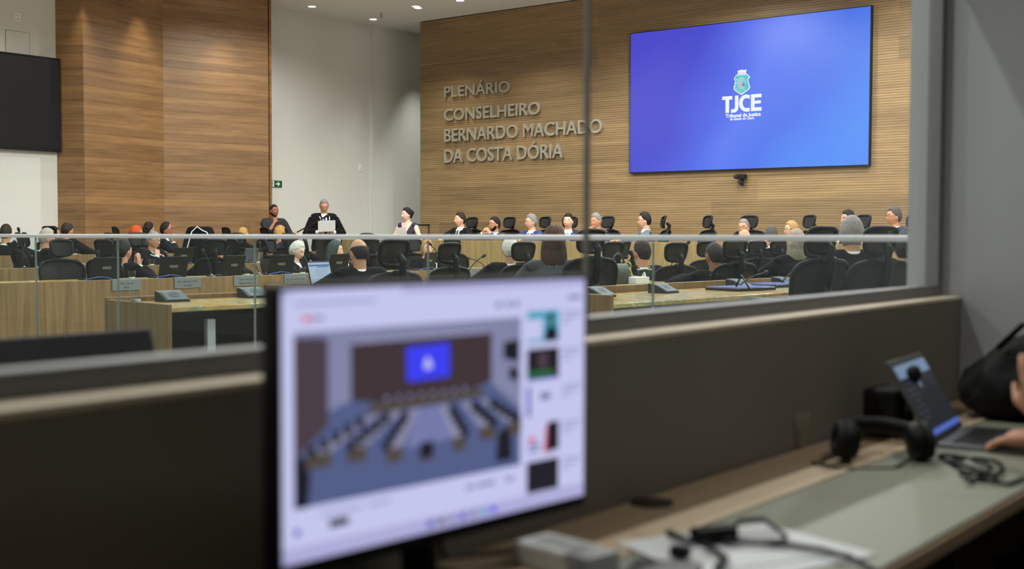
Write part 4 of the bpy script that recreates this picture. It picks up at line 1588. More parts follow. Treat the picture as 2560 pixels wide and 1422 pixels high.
def facing(p, a):
    """plan heading for a look direction a as seen from the booth: 0 = to us, 90 = picture right, 180 = away"""
    d = V((p.x - CAM.x, p.y - CAM.y, 0)).normalized()
    r = V((d.y, -d.x, 0))
    return (-d * math.cos(rad(a)) + r * math.sin(rad(a))).normalized()


DBG = []


def seat_at(row, px, py, off=None):
    """plan position of a sitter's crown on the seat line of a row"""
    if row == 'D':
        return on(px, py, 1, 15.95 if off is None else off), V((0, -1, 0)), DZ
    p, n, d = row_pt(row, px, DESKS[row][5] + (.32 if off is None else off))
    tier = {'F2': F2Z, 'F3': F3Z, 'R2': R2Z, 'R1': R1Z}.get(row, 0)
    c = V((p.x, p.y, z_at(p, py)))
    return c, -n, tier


def sit(label, short, row, px, py, face, head=0, nod=0, tilt=0, off=None, chair_turn=0., shift=0., seat_chair=True, lean=.03, body=None, **kw):
    c, n, tier = seat_at(row, px, py, off)
    hb = facing(c, face if body is None else body)
    h = V((hb.x, hb.y, 0))
    rz = math.atan2(-h.x, h.y)
    zc = c.z - tier
    DBG.append((round(zc, 2), row, px, [round(v, 1) for v in c], short))
    root = V((c.x, c.y, tier)) - h * (lean * 1.05 + .01)
    desk = {'F1': .735, 'F2': .79 - F2Z, 'F3': .89 - F3Z, 'R3': .735, 'R2': .79 - R2Z, 'R1': .81 - R1Z, 'D': 1.10 - DZ}[row]
    ht = 0 if body is None else face - body
    r = person(label, root, rz, zc, True, lean, head=(ht + head, nod, tilt), desk_z=desk, **kw)
    if seat_chair:
        hh_ = M4.Rotation(rad(chair_turn + (18 if row[0] == 'R' else 0)), 3, 'Z') @ h
        q = root - h * .02 + V((RT.x, RT.y, 0)) * shift
        chair(q, hh_, tier, 'black mesh swivel chair of the ' + short)
    return r


def empty_chair(row, px, off, face, label, dz=0.):
    """px, off give the place of the headrest"""
    p, n, d = row_pt(row, px, off) if row != 'D' else (on(px, 600, 1, off), None, None)
    tier = {'F2': F2Z, 'F3': F3Z, 'R2': R2Z, 'R1': R1Z, 'D': DZ}.get(row, 0)
    h = facing(p, face)
    chair(p + h * .29, h, tier + dz, label)


# --- left rows, facing us or the dais (picture right)
sit('robed person with dark hair at the left picture edge, turned away, white cord', 'dark-haired robed person at the left edge', 'F3', 14, 563, 150, outfit='robe', hair=('full', 'dark'), cord=True, brow=False, seat_chair=False)
sit('robed man with grey-white hair in profile, second head from the left', 'grey-white-haired robed man on the left', 'F2', 113, 572, 105, nod=8, outfit='robe', hair=('short', 'silver'), cord=True, skin='tan')
sit('dark-haired person in dark suit half hidden behind the grey-white-haired robed man', 'half-hidden dark-haired person', 'F3', 131, 567, 95, off=1.45, outfit='black', hair=('short', 'black'), seat_chair=False)
sit('robed man with thinning crown turned away, leaning, white cord, before the wood wall', 'man with thinning crown', 'F3', 166, 556, 140, nod=10, outfit='robe', hair=('thin', 'dark'), cord=True, lean=.08)
sit('robed judge with dark hair seen from behind holding joined hands before the face', 'praying robed judge', 'F1', 307, 601, 135, outfit='robe', hair=('short', 'black'), arms=('pray', 'pray'), cord=True, brow=False, body=140, skin='tan', vox=.0075)
sit('woman with bright orange-red hair half hidden by a headrest', 'woman with orange-red hair', 'F3', 338, 565, 110, outfit='robe', hair=('bob', 'red'), brow=False)
sit('dark-haired person turned away between the red-haired woman and the man in glasses', 'dark-haired person beside the red-haired woman', 'F3', 370, 557, 125, off=1.45, outfit='robe', hair=('full', 'black'), seat_chair=False)
sit('grey-haired robed man with red striped tie resting his chin on his hand', 'man with red striped tie', 'F2', 381, 580, 55, nod=5, outfit='robe', hair=('short', 'grey'), arms=('lap', 'chin'), shirt='ltblue', tie='red', cord=True, glasses='thin', skin='tan', vox=.0075, body=40, lean=.06)
sit('man with glasses and receding dark hair in dark suit, in profile before the wood wall', 'man with glasses before the wood wall', 'F3', 414, 556, 80, outfit='black', hair=('receding', 'black'), glasses=True, skin='brown', arms=('lap', 'chin'))
sit('robed person turned away, head bowed, in the middle of the nameplate row', 'bowed robed person', 'F1', 545, 598, 176, nod=12, outfit='robe', hair=('full', 'black'), brow=False, lean=.06)
sit('blonde person mostly hidden behind two chair headrests', 'hidden blonde person', 'F3', 606, 571, 120, outfit='robe', hair=('full', 'golden'), brow=False)
sit('woman with curly golden hair turned away, below the man in black shirt', 'woman with curly golden hair', 'F3', 699, 567, 125, outfit='dkblue', hair=('curly', 'golden'), brow=False)
sit('woman with long blonde hair seen from behind next to the white-haired man', 'woman with long blonde hair from behind', 'F2', 737, 583, 165, outfit='robe', hair=('long', 'blonde'), brow=False, skin='fair')
sit('white-haired robed man looking down, one hand on the desk', 'white-haired robed man', 'F1', 738, 604, 62, nod=22, outfit='robe', hair=('short', 'white'), skin='pale', arms=('lap', 'desk'), lean=.07, vox=.0075, collar=True)
sit('robed woman with long dark-grey hair in profile, hand to her mouth', 'woman with long dark-grey hair', 'F1', 834, 602, 90, nod=8, outfit='robe', hair=('long', 'veil'), skin='fair', arms=('mouth', 'lap'), cord=True, lean=.07)
sit('robed person with dark brown hair behind the balding man', 'person behind the balding man', 'F2', 926, 598, 170, outfit='robe', hair=('full', 'brown'), brow=False)
sit('robed man with grey hair bowing his head, beside the large headrest', 'bowing grey-haired man', 'F1', 951, 606, 160, nod=20, outfit='robe', hair=('short', 'silver'), brow=False, lean=.1)
sit('blonde robed woman facing us with clasped hands and a stern look', 'blonde woman with clasped hands', 'F1', 1066, 601, 22, nod=2, tilt=-4, outfit='robe', hair=('bob', 'blonde'), skin='fair', arms=('clasp', 'clasp'), cord=True, vox=.0075, earring=True, body=35)
# --- near rows, seen from behind
sit('balding robed man seen from behind with glasses, left of centre', 'balding robed man', 'R3', 899, 598, 208, nod=12, outfit='robe', hair=('bald', 'dark'), skin='tan', glasses=True, cord=False, brow=False, lean=.06, build=1.08, seat_chair=False, body=200)
sit('robed person with white hair hidden behind a glossy headrest', 'hidden white-haired robed person', 'R3', 1276, 594, 190, outfit='robe', hair=('short', 'white'), brow=False, build=1.08)
sit('woman with long dark reddish-brown hair and brown jacket, seen from behind', 'woman with long reddish-brown hair', 'R2', 1385, 566, 180, outfit='dkgrey', hair=('long', 'brown'), brow=False, seat_chair=False, build=1.02)
sit('robed man with short dark hair turned away, right of the window joint', 'dark-haired robed man right of the joint', 'R3', 1606, 600, 215, off=1.45, shift=.17,  outfit='robe', hair=('short', 'dark'), cord=True, skin='tan', brow=False, glasses=True, body=195)
sit('robed man with closely shaven head seen from behind, holding white papers', 'shaven-headed robed man', 'R2', 1788, 606, 212, nod=5, outfit='robe', hair=('buzz', 'dark'), cord=True, skin='brown', brow=False, body=200, earring=False)
sit('bald robed man with pink scalp seen from behind', 'bald robed man', 'R3', 1862, 573, 195, outfit='robe', hair=('bald', 'silver'), cord=True, skin='tan', brow=False)
sit('robed man with grey-black hair and white cord seen from behind', 'grey-black-haired robed man', 'R3', 1929, 567, 185, outfit='robe', hair=('full', 'dkgrey'), cord=True, brow=False)
sit('woman with light brown long hair seen from behind at a headrest', 'woman with light brown hair', 'R2', 1992, 575, 200, outfit='robe', hair=('long', 'greyblonde'), brow=False, skin='fair')
sit('grey-haired robed woman seen from behind, large head near the right window edge', 'grey-haired woman near the right edge', 'R1', 2130, 543, 195, outfit='robe', hair=('bob', 'grey'), brow=False, skin='tan', earring=True, seat_chair=False)
sit('robed person with dark hair mostly hidden behind the rightmost headrest', 'hidden person at the rightmost headrest', 'R1', 2262, 585, 190, outfit='robe', hair=('full', 'black'), brow=False)
# --- the dais
sit('man in black suit with dark hair in profile, leftmost at the raised bench', 'leftmost man of the bench', 'D', 1152, 532, -68, outfit='black', hair=('full', 'dark'), tie='black', skin='fair', body=-40, vox=.0075)
sit('bearded man in glasses joining his fingertips before his face', 'bearded man with joined fingertips', 'D', 1238, 543, -62, outfit='dkgrey', hair=('short', 'black'), beard='black', glasses=True, arms=('steeple', 'steeple'), shirt='ltblue', skin='tan', vox=.0075, body=-40, lean=.1)
sit('man with combed-back grey hair in bright blue suit in profile', 'man in bright blue suit', 'D', 1330, 537, -72, outfit='blue', hair=('full', 'grey'), tie='navy', glasses='thin', skin='fair', body=-45, vox=.0075)
sit('young dark-haired man in navy suit facing us, hand at his tie', 'young man facing us', 'D', 1421, 535, -18, outfit='navy', hair=('full', 'black'), tie='grey', skin='fair', arms=('clasp', 'lap'), body=-5, vox=.0075)
sit('grey-haired man in dark blue suit, hand to mouth, right of the window joint', 'short-grey-haired man right of the joint', 'D', 1492, 534, -45, nod=10, outfit='navy', hair=('short', 'grey'), skin='tan', arms=('lap', 'mouth'), body=-35)
sit('upright man in grey suit and glasses in sharp profile', 'upright man in grey suit', 'D', 1614, 532, -88, outfit='grey', hair=('full', 'black'), tie='wine', glasses=True, skin='fair', body=-80, lean=.0, vox=.0075)
sit('grey-haired man in glasses with his hand over his mouth, white sleeve', 'man covering his mouth', 'D', 1860, 549, -22, outfit='white', hair=('short', 'grey'), skin='tan', glasses='thin', arms=('mouth', 'lap'), body=-15)
sit('blonde woman with glasses in profile before the ribbed wall', 'blonde woman at the bench', 'D', 1981, 554, -70, outfit='navy', hair=('bob', 'blonde'), skin='fair', glasses='thin', body=-50)
sit('black-haired man at the bench half hidden behind the grey-haired woman', 'half-hidden black-haired man', 'D', 2122, 527, -60, outfit='black', hair=('full', 'black'), skin='tan', body=-40)
sit('man in navy suit and glasses in profile near the right window edge', 'navy-suited man near the right edge', 'D', 2238, 519, -70, outfit='navy', hair=('full', 'dkgrey'), tie=None, glasses='thin', skin='tan', body=-50, vox=.0075)
sit('person with glasses cut off by the right window reveal', 'person cut by the reveal', 'D', 2300, 548, -50, off=16.75, outfit='black', hair=('short', 'dkgrey'), glasses=True, skin='tan')

# --- standing people
c = on(809, 499, 1, 14.9)
sp_ = facing(c, 8)
spk, HMs, As = person('standing robed man reading aloud from a white sheet, blue tie and white cord', (c.x, c.y, 0), math.atan2(-sp_.x, sp_.y), c.z, False, .02, head=(-2, 18, 0), outfit='robe', skin='tan', hair=('short', 'grey'), arms=('hold', 'hold'), tie='blue', cord=True, glasses='thin', vox=.0075, build=1.05)
pc = V((c.x, c.y, 0))
pm = spk.matrix_basis


def held(name, label, person_, A_, up, wd, ht, back=.0, tilt_=.5, col=PAPER, side=0.):
    mid = (A_[1][1] + A_[-1][1]) / 2 + (A_[1][2] + A_[-1][2]) * .05
    o = MB().box((side, 0, ht * .5), (wd, .002, ht)).build(name, col)
    bpy.context.view_layer.update()
    o.matrix_world = person_.matrix_world @ M4.Translation(mid + V((0, .035, up))) @ M4.Rotation(tilt_, 4, 'X') @ M4.Rotation(.06, 4, 'Y')
    tag(o, label, 'paper')
    return o


held('paper_sheet', 'white sheet held by the standing robed speaker', spk, As, -.03, .30, .21, tilt_=-.45)
c = on(684, 511, 0, -17.45)
h = facing(c, 14)
person('man in black shirt leaning by the wood wall with his hand at his chin', (c.x, c.y, 0), math.atan2(-h.x, h.y), c.z, False, .0, head=(16, 4, 3), outfit='bshirt', skin='brown', hair=('buzz', 'black'), arms=('hold', 'chin'), beard='black', vox=.0075, build=1.08)
c = on(1019, 520, 1, 16.3)
h = facing(c, -28)
wo, HMw, Aw = person('standing woman in dark blue V-neck dress holding papers, short dark updo', (c.x, c.y, 0), math.atan2(-h.x, h.y), c.z, False, .0, head=(-38, 2, 0), outfit='purple', skin='pale', hair=('updo', 'black'), arms=('hold', 'holdlow'), vox=.007, build=.92, earring=True)
MB().rings([[V((s * .19 + .03 * math.cos(q), -.045 + .05 * math.sin(q), z)) for q in [2 * PI * k / 12 for k in range(12)]] for s, z in ((.8, c.z - .30), (1.05, c.z - .5), (1.2, c.z - .85))]).build('dress_cape', CLOTH['purple'], wo, True)
held('paper_sheet', 'white papers held by the standing woman in dark blue dress', wo, Aw, -.06, .21, .28, tilt_=-.3, side=-.08)

# --- more chairs without a visible sitter
for row, px, off, face, lb in (
        ('F2', 57, 1.4, 100, 'empty black swivel chair in side view against the left white wall'),
        ('F1', 150, 1.2, 20, 'empty black mesh chair with broad backrest at the left end of the nameplate row'),
        ('F2', 265, 1.4, 70, 'black chair with headrest left of the red-haired woman'),
        ('F2', 352, 1.5, 60, 'black chair whose headrest stands before the red-haired woman'),
        ('F2', 592, 1.2, 150, 'black chair with headrest before the hidden blonde person'),
        ('F2', 500, 1.1, 170, 'black chair draped with a black robe'),
        ('F1', 575, 1.5, 120, 'black chair at the balustrade joint behind the nameplate row'),
        ('R3', 1132, 1.5, 222, 'empty mesh chair in the middle with a tall headrest, seen from behind'),
        ('R2', 996, 1.3, 222, 'black mesh chair with headrest above the monitor, right of the balding man'),
        ('F1', 1128, 1.2, 160, 'black chair behind the empty middle chair'),
        ('R2', 1486, 1.35, 215, 'black chair with worn headrest at the window joint'),
        ('R3', 1572, 1.3, 250, 'black chair turned sideways right of the window joint'),
        ('R3', 1540, 1.7, 218, 'black chair with low headrest between joint and robed man'),
        ('R3', 1772, 1.4, 215, 'empty black chair in front of the oak bench right of centre'),
        ('D', 1775, 16.2, -60, 'empty black bench chair in side view with curved headrest'),
        ('R1', 2066, 1.5, 222, 'large black chair with big headrest just left of the grey-haired woman'),
        ('R1', 2212, 1.9, 215, 'large black chair at the right window edge')):
    empty_chair(row, px, off, face, lb, .07 if row == 'R1' or px == 1486 else 0)
# robe draped over a chair
p, n, d = row_pt('F2', 500, 1.1)
h = facing(p, 170)
b = MB()
for z, wx, dy in ((0, .30, .17), (.35, .27, .15), (.62, .22, .12), (.76, .17, .085), (.80, .13, .05)):
    pass
b.rings([ell_ring(z, 0, wx, dy, 20) for z, wx, dy in ((0, .29, .15), (.25, .27, .14), (.45, .23, .125), (.56, .2, .10), (.615, .175, .075), (.635, .14, .04))])
o = b.build('draped_robe', CLOTH['robe'])
remesh(o, .015, 2)
for v in o.data.vertices:
    k = 1 + .08 * math.sin(9 * math.atan2(v.co.y, v.co.x)) * (1 - v.co.z / .9)
    v.co.x *= k
    v.co.y *= k
o.location, o.rotation_euler = (p.x, p.y, F2Z + .61), (0, 0, math.atan2(-h.x, h.y))
tag(o, 'black robe draped over a chair, with white cord, before the wood wall', 'robe')
MB().tube([(-.2, -.165, .1), (-.16, -.16, .3), (-.12, -.15, .45), (-.09, -.135, .56), (-.02, -.10, .63), (.05, -.12, .58), (.12, -.13, .55), (.15, -.145, .46)], .008, 6).build('white_cord', CORD, o, True)

# ================================================================= the booth
DESKZ = .745
BEIGE = wood('booth_desk_laminate', (176, 150, 118), (196, 172, 140), (14, 1., 14), rough=.5)
t = thing('booth_desk', 'long pale laminate desk under the booth window', 'desk', (-.93, 1.35, 0))
MB().box((-.0275, 0, DESKZ - .015), (.555, 4.84, .03), bev=.004).build('worktop', BEIGE, t)
MB().box((-.107, 0, DESKZ + .002), (.02, 4.8, .008), bev=.002).build('edge_strip', mat('pale_edge', (206, 186, 156), .5), t)
MB().box((-.05, 0, .62), (.02, 4.7, .2)).build('modesty_panel', BEIGE, t)
for y in (-2.2, 0., 2.3):
    MB().box((-.02, y, .36), (.5, .04, .71), bev=.004).build('leg_panel', BEIGE, t)
g = MB().lathe([(.031, -.02), (.031, .002), (.04, .002), (.04, .004), (.03, .005)], seg=24)
gp = on(1630, 1259, 2, DESKZ)
o = g.build('cable_grommet', mat('grommet_brown', (52, 42, 34), .6), t, True)
o.location = (gp.x + .93, gp.y - 1.35, DESKZ)
MB().lathe([(.001, .004), (.03, .004)], seg=24, cap=False).build('grommet_cap', BLACKM, o)
MAT_G = mat('desk_pad_grey_green', (138, 140, 124), .5, var=.06, scale=5)
o = MB().box((-.853, 2.02, DESKZ + .003), (.335, 2.6, .006), bev=.002).build('desk_pad', MAT_G)
tag(o, 'grey-green pad covering the front of the booth desk', 'desk pad')

# ---- monitor with a web page on it
ML, MR = V((-1.0745, .930, 0)), V((-1.028, 1.468, 0))
mdir = (MR - ML).normalized()
mw_ = (MR - ML).length
MZ0, MZ1 = .862, 1.182
mo = thing('computer_monitor', 'thin-framed black computer monitor showing a video page, left on the booth desk', 'monitor', ((ML + MR) / 2).to_tuple()[:2] + (DESKZ,), math.atan2(mdir.y, mdir.x))
hh = MZ1 - MZ0
cz = (MZ0 + MZ1) / 2 - DESKZ
# local x along the screen, local -y towards the viewer
MB().box((0, .016, cz - .006), (mw_ + .016, .028, hh + .024), bev=.004).build('housing', BLACK, mo)
MB().box((0, .045, cz - .02), (.3, .04, .2), bev=.012).build('rear_box', BLACK, mo)
MB().tube([(0, .06, .012), (0, .07, .2), (0, .05, cz)], [.03, .03, .025], 12, .5).build('stand_neck', BLACK, mo, True)
MB().box((0, .05, .007), (.24, .19, .014), bev=.006).build('stand_base', BLACK, mo)
PG = [emit('page_%d' % i, c, s) for i, (c, s) in enumerate((
    ((196, 197, 236), 1.0),      # 0 page
    ((178, 176, 222), .95),      # 1 tab bar
    ((74, 60, 66), .75),         # 2 brown wall
    ((58, 62, 235), 1.05),       # 3 blue screen
    ((92, 104, 150), .8),        # 4 floor
    ((125, 130, 180), .85),      # 5 aisle
    ((150, 150, 178), .85),      # 6 desk tops
    ((40, 38, 52), .6),          # 7 dark
    ((140, 142, 178), .85),      # 8 ceiling / white wall
    ((70, 168, 196), .9),        # 9 teal
    ((225, 60, 70), .9),         # 10 red
    ((40, 120, 60), .8),         # 11 green
    ((120, 122, 168), .9),       # 12 text grey
    ((88, 74, 84), .7),          # 13 left wall
    ((52, 60, 180), .9),         # 14 deep blue
    ((96, 86, 80), .7)))]        # 15 desk fronts
b = MB()
# u across (0..1) from the left, v down (0..1) from the top of the screen
Q = lambda u, v, k: V(((u - .5) * mw_, -k * .00025, cz + hh / 2 - v * hh))


def pg(m, k, *uv):
    b.mi = m
    b.b.faces.ensure_lookup_table()
    f = b.b.faces.new([b.b.verts.new(Q(u, v, k)) for u, v in uv])
    f.material_index = m


def pr(m, k, u0, v0, u1, v1):
    pg(m, k, (u0, v0), (u1, v0), (u1, v1), (u0, v1))


pr(0, 1, 0, 0, 1, 1)
pr(1, 2, 0, 0, 1, .03)
pr(0, 3, .02, .004, .34, .03)
pr(12, 3, .03, .048, .26, .055)
for u in (.655, .69, .72):
    pr(12, 3, u, .085, u + .016, .11)
pr(12, 3, .93, .075, .985, .09)
pr(10, 3, .055, .098, .078, .116)
pr(12, 3, .082, .1, .11, .114)
# video picture
U0, V0, U1, V1 = .03, .155, .745, .80


def vq(m, k, *uv):
    pg(m, k, *[(U0 + u * (U1 - U0), V0 + v * (V1 - V0)) for u, v in uv])


vq(4, 3, (0, 0), (1, 0), (1, 1), (0, 1))
vq(8, 4, (0, 0), (1, 0), (1, .03), (.86, .09), (.24, .09), (.1, .03), (0, .03))
vq(2, 4, (.22, .09), (.85, .09), (.85, .40), (.74, .46), (.34, .46), (.22, .42))
vq(8, 4, (.13, .04), (.22, .06), (.22, .42), (.13, .47))
vq(13, 4, (0, .03), (.13, .05), (.13, .55), (0, .72))
vq(8, 4, (.85, .08), (1, .03), (1, .62), (.85, .42))
vq(3, 5, (.45, .14), (.645, .13), (.645, .345), (.455, .35))
vq(0, 6, (.53, .24), (.545, .2), (.56, .24), (.568, .28), (.53, .285))
vq(7, 5, (.91, .16), (.99, .15), (.99, .3), (.91, .27))
vq(7, 5, (.94, .33), (.985, .34), (.985, .43), (.94, .41))
for k in range(14):
    vq(0, 6, (.25 + .042 * k, .075), (.262 + .042 * k, .075), (.262 + .042 * k, .085), (.25 + .042 * k, .085))
for k in range(8):
    vq(8, 6, (.36 + .05 * k, .425), (.375 + .05 * k, .425), (.375 + .05 * k, .45), (.36 + .05 * k, .45))
vq(15, 5, (.3, .46), (.8, .45), (.82, .5), (.28, .52))
vq(5, 5, (.49, .52), (.6, .52), (.68, .74), (.45, .76))
for (a, c, e, g_) in ((.30, .34, .04, .14), (.40, .44, .2, .28), (.47, .5, .36, .43), (.60, .635, .66, .72), (.70, .735, .79, .87), (.79, .82, .93, 1.0)):
    vq(6, 6, (a, .52), (c, .52), (g_, .74 if .25 < e < .75 else .7), (e, .74 if .25 < e < .75 else .7))
    vv = .74 if .25 < e < .75 else .7
    vq(15, 7, (e, vv), (g_, vv), (g_, vv + .09), (e, vv + .09))
    for q in range(5):
        f_ = .12 + q * .18
        u_ = a + (e - a) * f_ - .015 if a < .55 else c + (g_ - c) * f_ + .012
        v_ = .52 + (vv - .52) * f_
        vq(7, 8, (u_ - .016, v_ - .02), (u_ + .016, v_ - .02), (u_ + .016, v_ + .05), (u_ - .016, v_ + .05))
vq(7, 7, (.51, .74), (.57, .735), (.57, .83), (.51, .84))
vq(15, 8, (.51, .84), (.57, .83), (.57, .85), (.51, .86))
vq(7, 7, (.88, .76), (.92, .72), (.95, .77), (.955, .95), (.87, .95))
vq(7, 7, (0, .72), (.03, .7), (.06, .82), (.05, 1), (0, 1))
# page below the video
for u, wd in ((.1, .12), (.235, .07)):
    pr(12, 3, u, .835, u + wd, .842)
pr(7, 3, .125, .865, .18, .895)
pr(14, 3, .03, .875, .045, .9)
for u in (.55, .59, .62, .69):
    pr(12, 3, u, .845, u + .03, .86)
for k, m_ in enumerate((14, 15, 12, 14, 12, 9, 3)):
    pr(m_, 3, .42 + .036 * k, .955, .44 + .036 * k, .98)
pr(1, 2, 0, .94, 1, 1)
# thumbnails on the right
for k in range(5):
    v = .135 + .166 * k
    pr((9, 2, 0, 0, 7)[k], 3, .77, v, .895, v + .138)
    for q in range(3):
        pr(12, 3, .91, v + .012 + q * .022, .91 + (.075, .065, .03)[q], v + .018 + q * .022)
pr(0, 4, .77, .17, .83, .26); pg(7, 5, (.835, .273), (.84, .22), (.855, .205), (.872, .205), (.885, .22), (.888, .273)); pg(15, 5, (.85, .2), (.848, .165), (.858, .15), (.87, .16), (.87, .2)); pg(7, 6, (.846, .165), (.85, .145), (.868, .145), (.87, .165))
pr(7, 4, .775, .305, .89, .4); pr(13, 5, .81, .32, .85, .39); pr(11, 5, .775, .4, .87, .425); pr(14, 5, .77, .43, .895, .439)
pr(14, 4, .77, .467, .782, .6); pr(12, 5, .82, .5, .86, .53)
pg(7, 4, (.85, .633), (.895, .633), (.895, .76), (.838, .77)); pg(10, 5, (.843, .66), (.85, .633), (.845, .77), (.835, .77)); pr(10, 5, .775, .69, .80, .71); pr(12, 5, .775, .72, .82, .735); pr(12, 5, .775, .745, .815, .757)
me = b
o = me.build('display', PG, mo)
o['label'] = 'bright lilac-white screen with a meeting video'

# ---- power brick, papers, adapter cable
def desk_pt(px, py, z=DESKZ):
    return on(px, py, 2, z)


WP = mat('power_strip_white', (228, 228, 226), .45)
t = thing('power_adapter', 'white power adapter box lying on the booth desk right of the monitor', 'power adapter', (-1.06, 1.47, DESKZ), rad(-8))
MB().box((0, 0, .019), (.15, .078, .036), bev=.005).build('case', WP, t)
MB().box((-.01, 0, .0375), (.09, .045, .001)).build('rating_label', mat('label_grey', (168, 170, 172), .5), t)
p = desk_pt(1330, 1330)
c = MB().tube([(-1.10, 1.2, .95), (-1.11, 1.25, .8), desk_pt(1305, 1385) + V((0, 0, .006)), desk_pt(1330, 1412) + V((0, 0, .006)), desk_pt(1420, 1440) + V((0, 0, .006))], .004, 6)
tag(c.build('monitor_cable', BLACKM, None, True), 'thin dark cable hanging from the monitor to the white adapter box', 'cable')
for k, (x, y, r) in enumerate(((1900, 1385, 18), (1830, 1372, 10))):
    p = desk_pt(x, y, DESKZ + .0065)
    o = MB().box((0, 0, .0012 + .0016 * k), (.21, .297, .0014)).build('paper_sheet', PAPER)
    o.location, o.rotation_euler = p, (0, 0, rad(r - 35))
    tag(o, ('lower white paper sheet on the desk pad, under another sheet', 'upper white paper sheet on the desk pad, under the black adapter')[k], 'paper')
zc_ = DESKZ + .012
p = desk_pt(1785, 1352, zc_)
t = thing('cable_adapter', 'black cable with inline adapter box lying on the white papers', 'cable adapter', p)
D = lambda x, y, z=.006: desk_pt(x, y, zc_) - p + V((0, 0, z))
vx = (D(1820, 1345) - D(1750, 1352)).normalized()
MB().box((0, 0, .012), (.075, .032, .022), rot=M4.Rotation(math.atan2(vx.y, vx.x), 4, 'Z'), bev=.005).build('adapter_box', BLACK, t)
MB().tube([D(1810, 1352), D(1850, 1330, .02), D(1910, 1328, .02), D(1965, 1350), D(1960, 1362), D(1880, 1366), D(1800, 1358)], .0042, 7).build('cable_loop', BLACKM, t, True)
MB().tube([D(1810, 1362), D(1950, 1368), D(2060, 1385), D(2130, 1405), D(2190, 1440)], .0048, 7).build('cable_tail', BLACKM, t, True)
MB().tube([D(1670, 1340), D(1700, 1352), D(1730, 1362), D(1760, 1360)], [.006, .005, .0045, .004], 7).build('plug', BLACKM, t, True)
MB().tube([D(1760, 1372), D(1790, 1385), D(1815, 1405), D(1790, 1430)], .005, 7).build('cable_end', BLACKM, t, True)
p = desk_pt(1700, 1395, zc_)
tag(MB().box(p + V((0, 0, .01)), (.03, .02, .018), bev=.004).build('usb_stick', BLACK), 'small black plug block at the bottom edge on the papers', 'plug')
p = desk_pt(1650, 1475, DESKZ + .006)
o = MB().box(p + V((0, 0, .012)), (.1, .16, .02), rot=M4.Rotation(.4, 4, 'Z'), bev=.004).build('dark_notebook', mat('notebook_blue_black', (28, 32, 40), .5))
tag(o, 'dark notebook at the bottom edge beside the white adapter box', 'notebook')

# ---- plastic cup
p = desk_pt(1985, 1118)
t = MB().lathe([(.001, .001), (.024, .001), (.036, .083), (.039, .085), (.0385, .087), (.0345, .085), (.0225, .004), (.001, .004)], seg=24, cap=False).build('plastic_cup', glass('cup_plastic', (.9, .9, .88), .08, .6), None, True)
t.location = p
cupm = t.data.materials[0].node_tree
last = cupm.nodes['Material Output'].inputs[0].links[0].from_socket
df = nd(cupm, 'ShaderNodeBsdfDiffuse')
df.inputs[0].default_value = (.8, .8, .78, 1)
mm = nd(cupm, 'ShaderNodeMixShader')
mm.inputs[0].default_value = .14
cupm.links.new(last, mm.inputs[1])
cupm.links.new(df.outputs[0], mm.inputs[2])
cupm.links.new(mm.outputs[0], cupm.nodes['Material Output'].inputs[0])
tag(t, 'clear disposable plastic cup standing at the low wall', 'cup')

# ---- laptop of the operator with a lit screen, its cable and bag
pl = desk_pt(2335, 1100)
pr_ = desk_pt(2440, 1060)
LS = mat('laptop_silver', (120, 122, 124), .4, .5)
a = V((-.984, 2.83, DESKZ + .002))
hd = V((-.108, .994, 0)).normalized()            # hinge line direction
t = thing('operator_laptop', 'open silver laptop with dim screen at the right end of the booth desk', 'laptop', a, math.atan2(hd.y, hd.x))
MB().box((.155, -.115, .008), (.31, .22, .014), bev=.004).build('base', LS, t)
MB().box((.155, -.085, .0155), (.27, .1, .002)).build('keyboard', BLACKM, t)
MB().box((.155, -.18, .0155), (.1, .06, .001)).build('touchpad', DARKM, t)
tl = M4.Translation((0, 0, .012)) @ M4.Rotation(rad(-31), 4, 'X')
MB().box((.155, .004, .108), (.31, .008, .215), bev=.003).build('lid', LS, t).matrix_local = tl
b = MB()
b.box((.155, -.0008, .11), (.29, .001, .19))
b.mi = 1
b.box((.155, -.0016, .182), (.285, .001, .034))
b.mi = 2
b.box((.155, -.0016, .022), (.285, .001, .014))
b.mi = 3
for k in range(7):
    b.box((.06, -.0016, .15 - k * .015), (.05 + .02 * (k % 3), .001, .004))
b.mi = 1
b.box((.15, -.0016, .145), (.012, .001, .026))
b.build('screen', [emit('op_dark', (52, 56, 62), .5), emit('op_bar', (126, 150, 180), .75), emit('op_task', (84, 108, 190), .9), emit('op_line', (80, 84, 92), .5)], t).matrix_local = tl

# ---- gooseneck microphone in front of the laptop
p = desk_pt(2300, 1085)
gooseneck(V((p.x, p.y, DESKZ)), on(2288, 945, 0, p.x + .02), 'black gooseneck microphone standing before the laptop screen', foot=True, r=.005, group=None)

# ---- headphones
p = desk_pt(2200, 1152)
t = thing('headphones', 'black over-ear headphones lying on the booth desk', 'headphones', p + V((0, 0, .0)), rad(35))
pts = [V((.0 + .085 * math.cos(q), .085 * math.sin(q) * 1.1, .055 + .012 * math.sin(q))) for q in [PI * .02 + PI * .96 * k / 16 for k in range(17)]]
MB().tube(pts, .013, 10, 1.4).build('headband', BLACK, t, True)
for s in (-1, 1):
    c_ = MB().lathe([(.001, -.02), (.035, -.02), (.043, -.008), (.043, .012), (.03, .018), (.001, .016)], seg=22, cap=False)
    o = c_.build('ear_cup', BLACK, t, True)
    o.matrix_local = M4.Translation((s * .075, -.02, .048)) @ M4.Rotation(s * rad(82), 4, 'Y')
    r_ = MB().tube([V((.03 * math.cos(q), .03 * math.sin(q), .02)) for q in [2 * PI * k / 20 for k in range(20)]], .012, 8, close=True).build('ear_pad', BLACKM, o, True)
MB().tube([(.08, -.05, .03), (.0, -.12, .006), (-.1, -.13, .006), (-.16, -.06, .006)], .004, 6).build('lead', BLACKM, t, True)

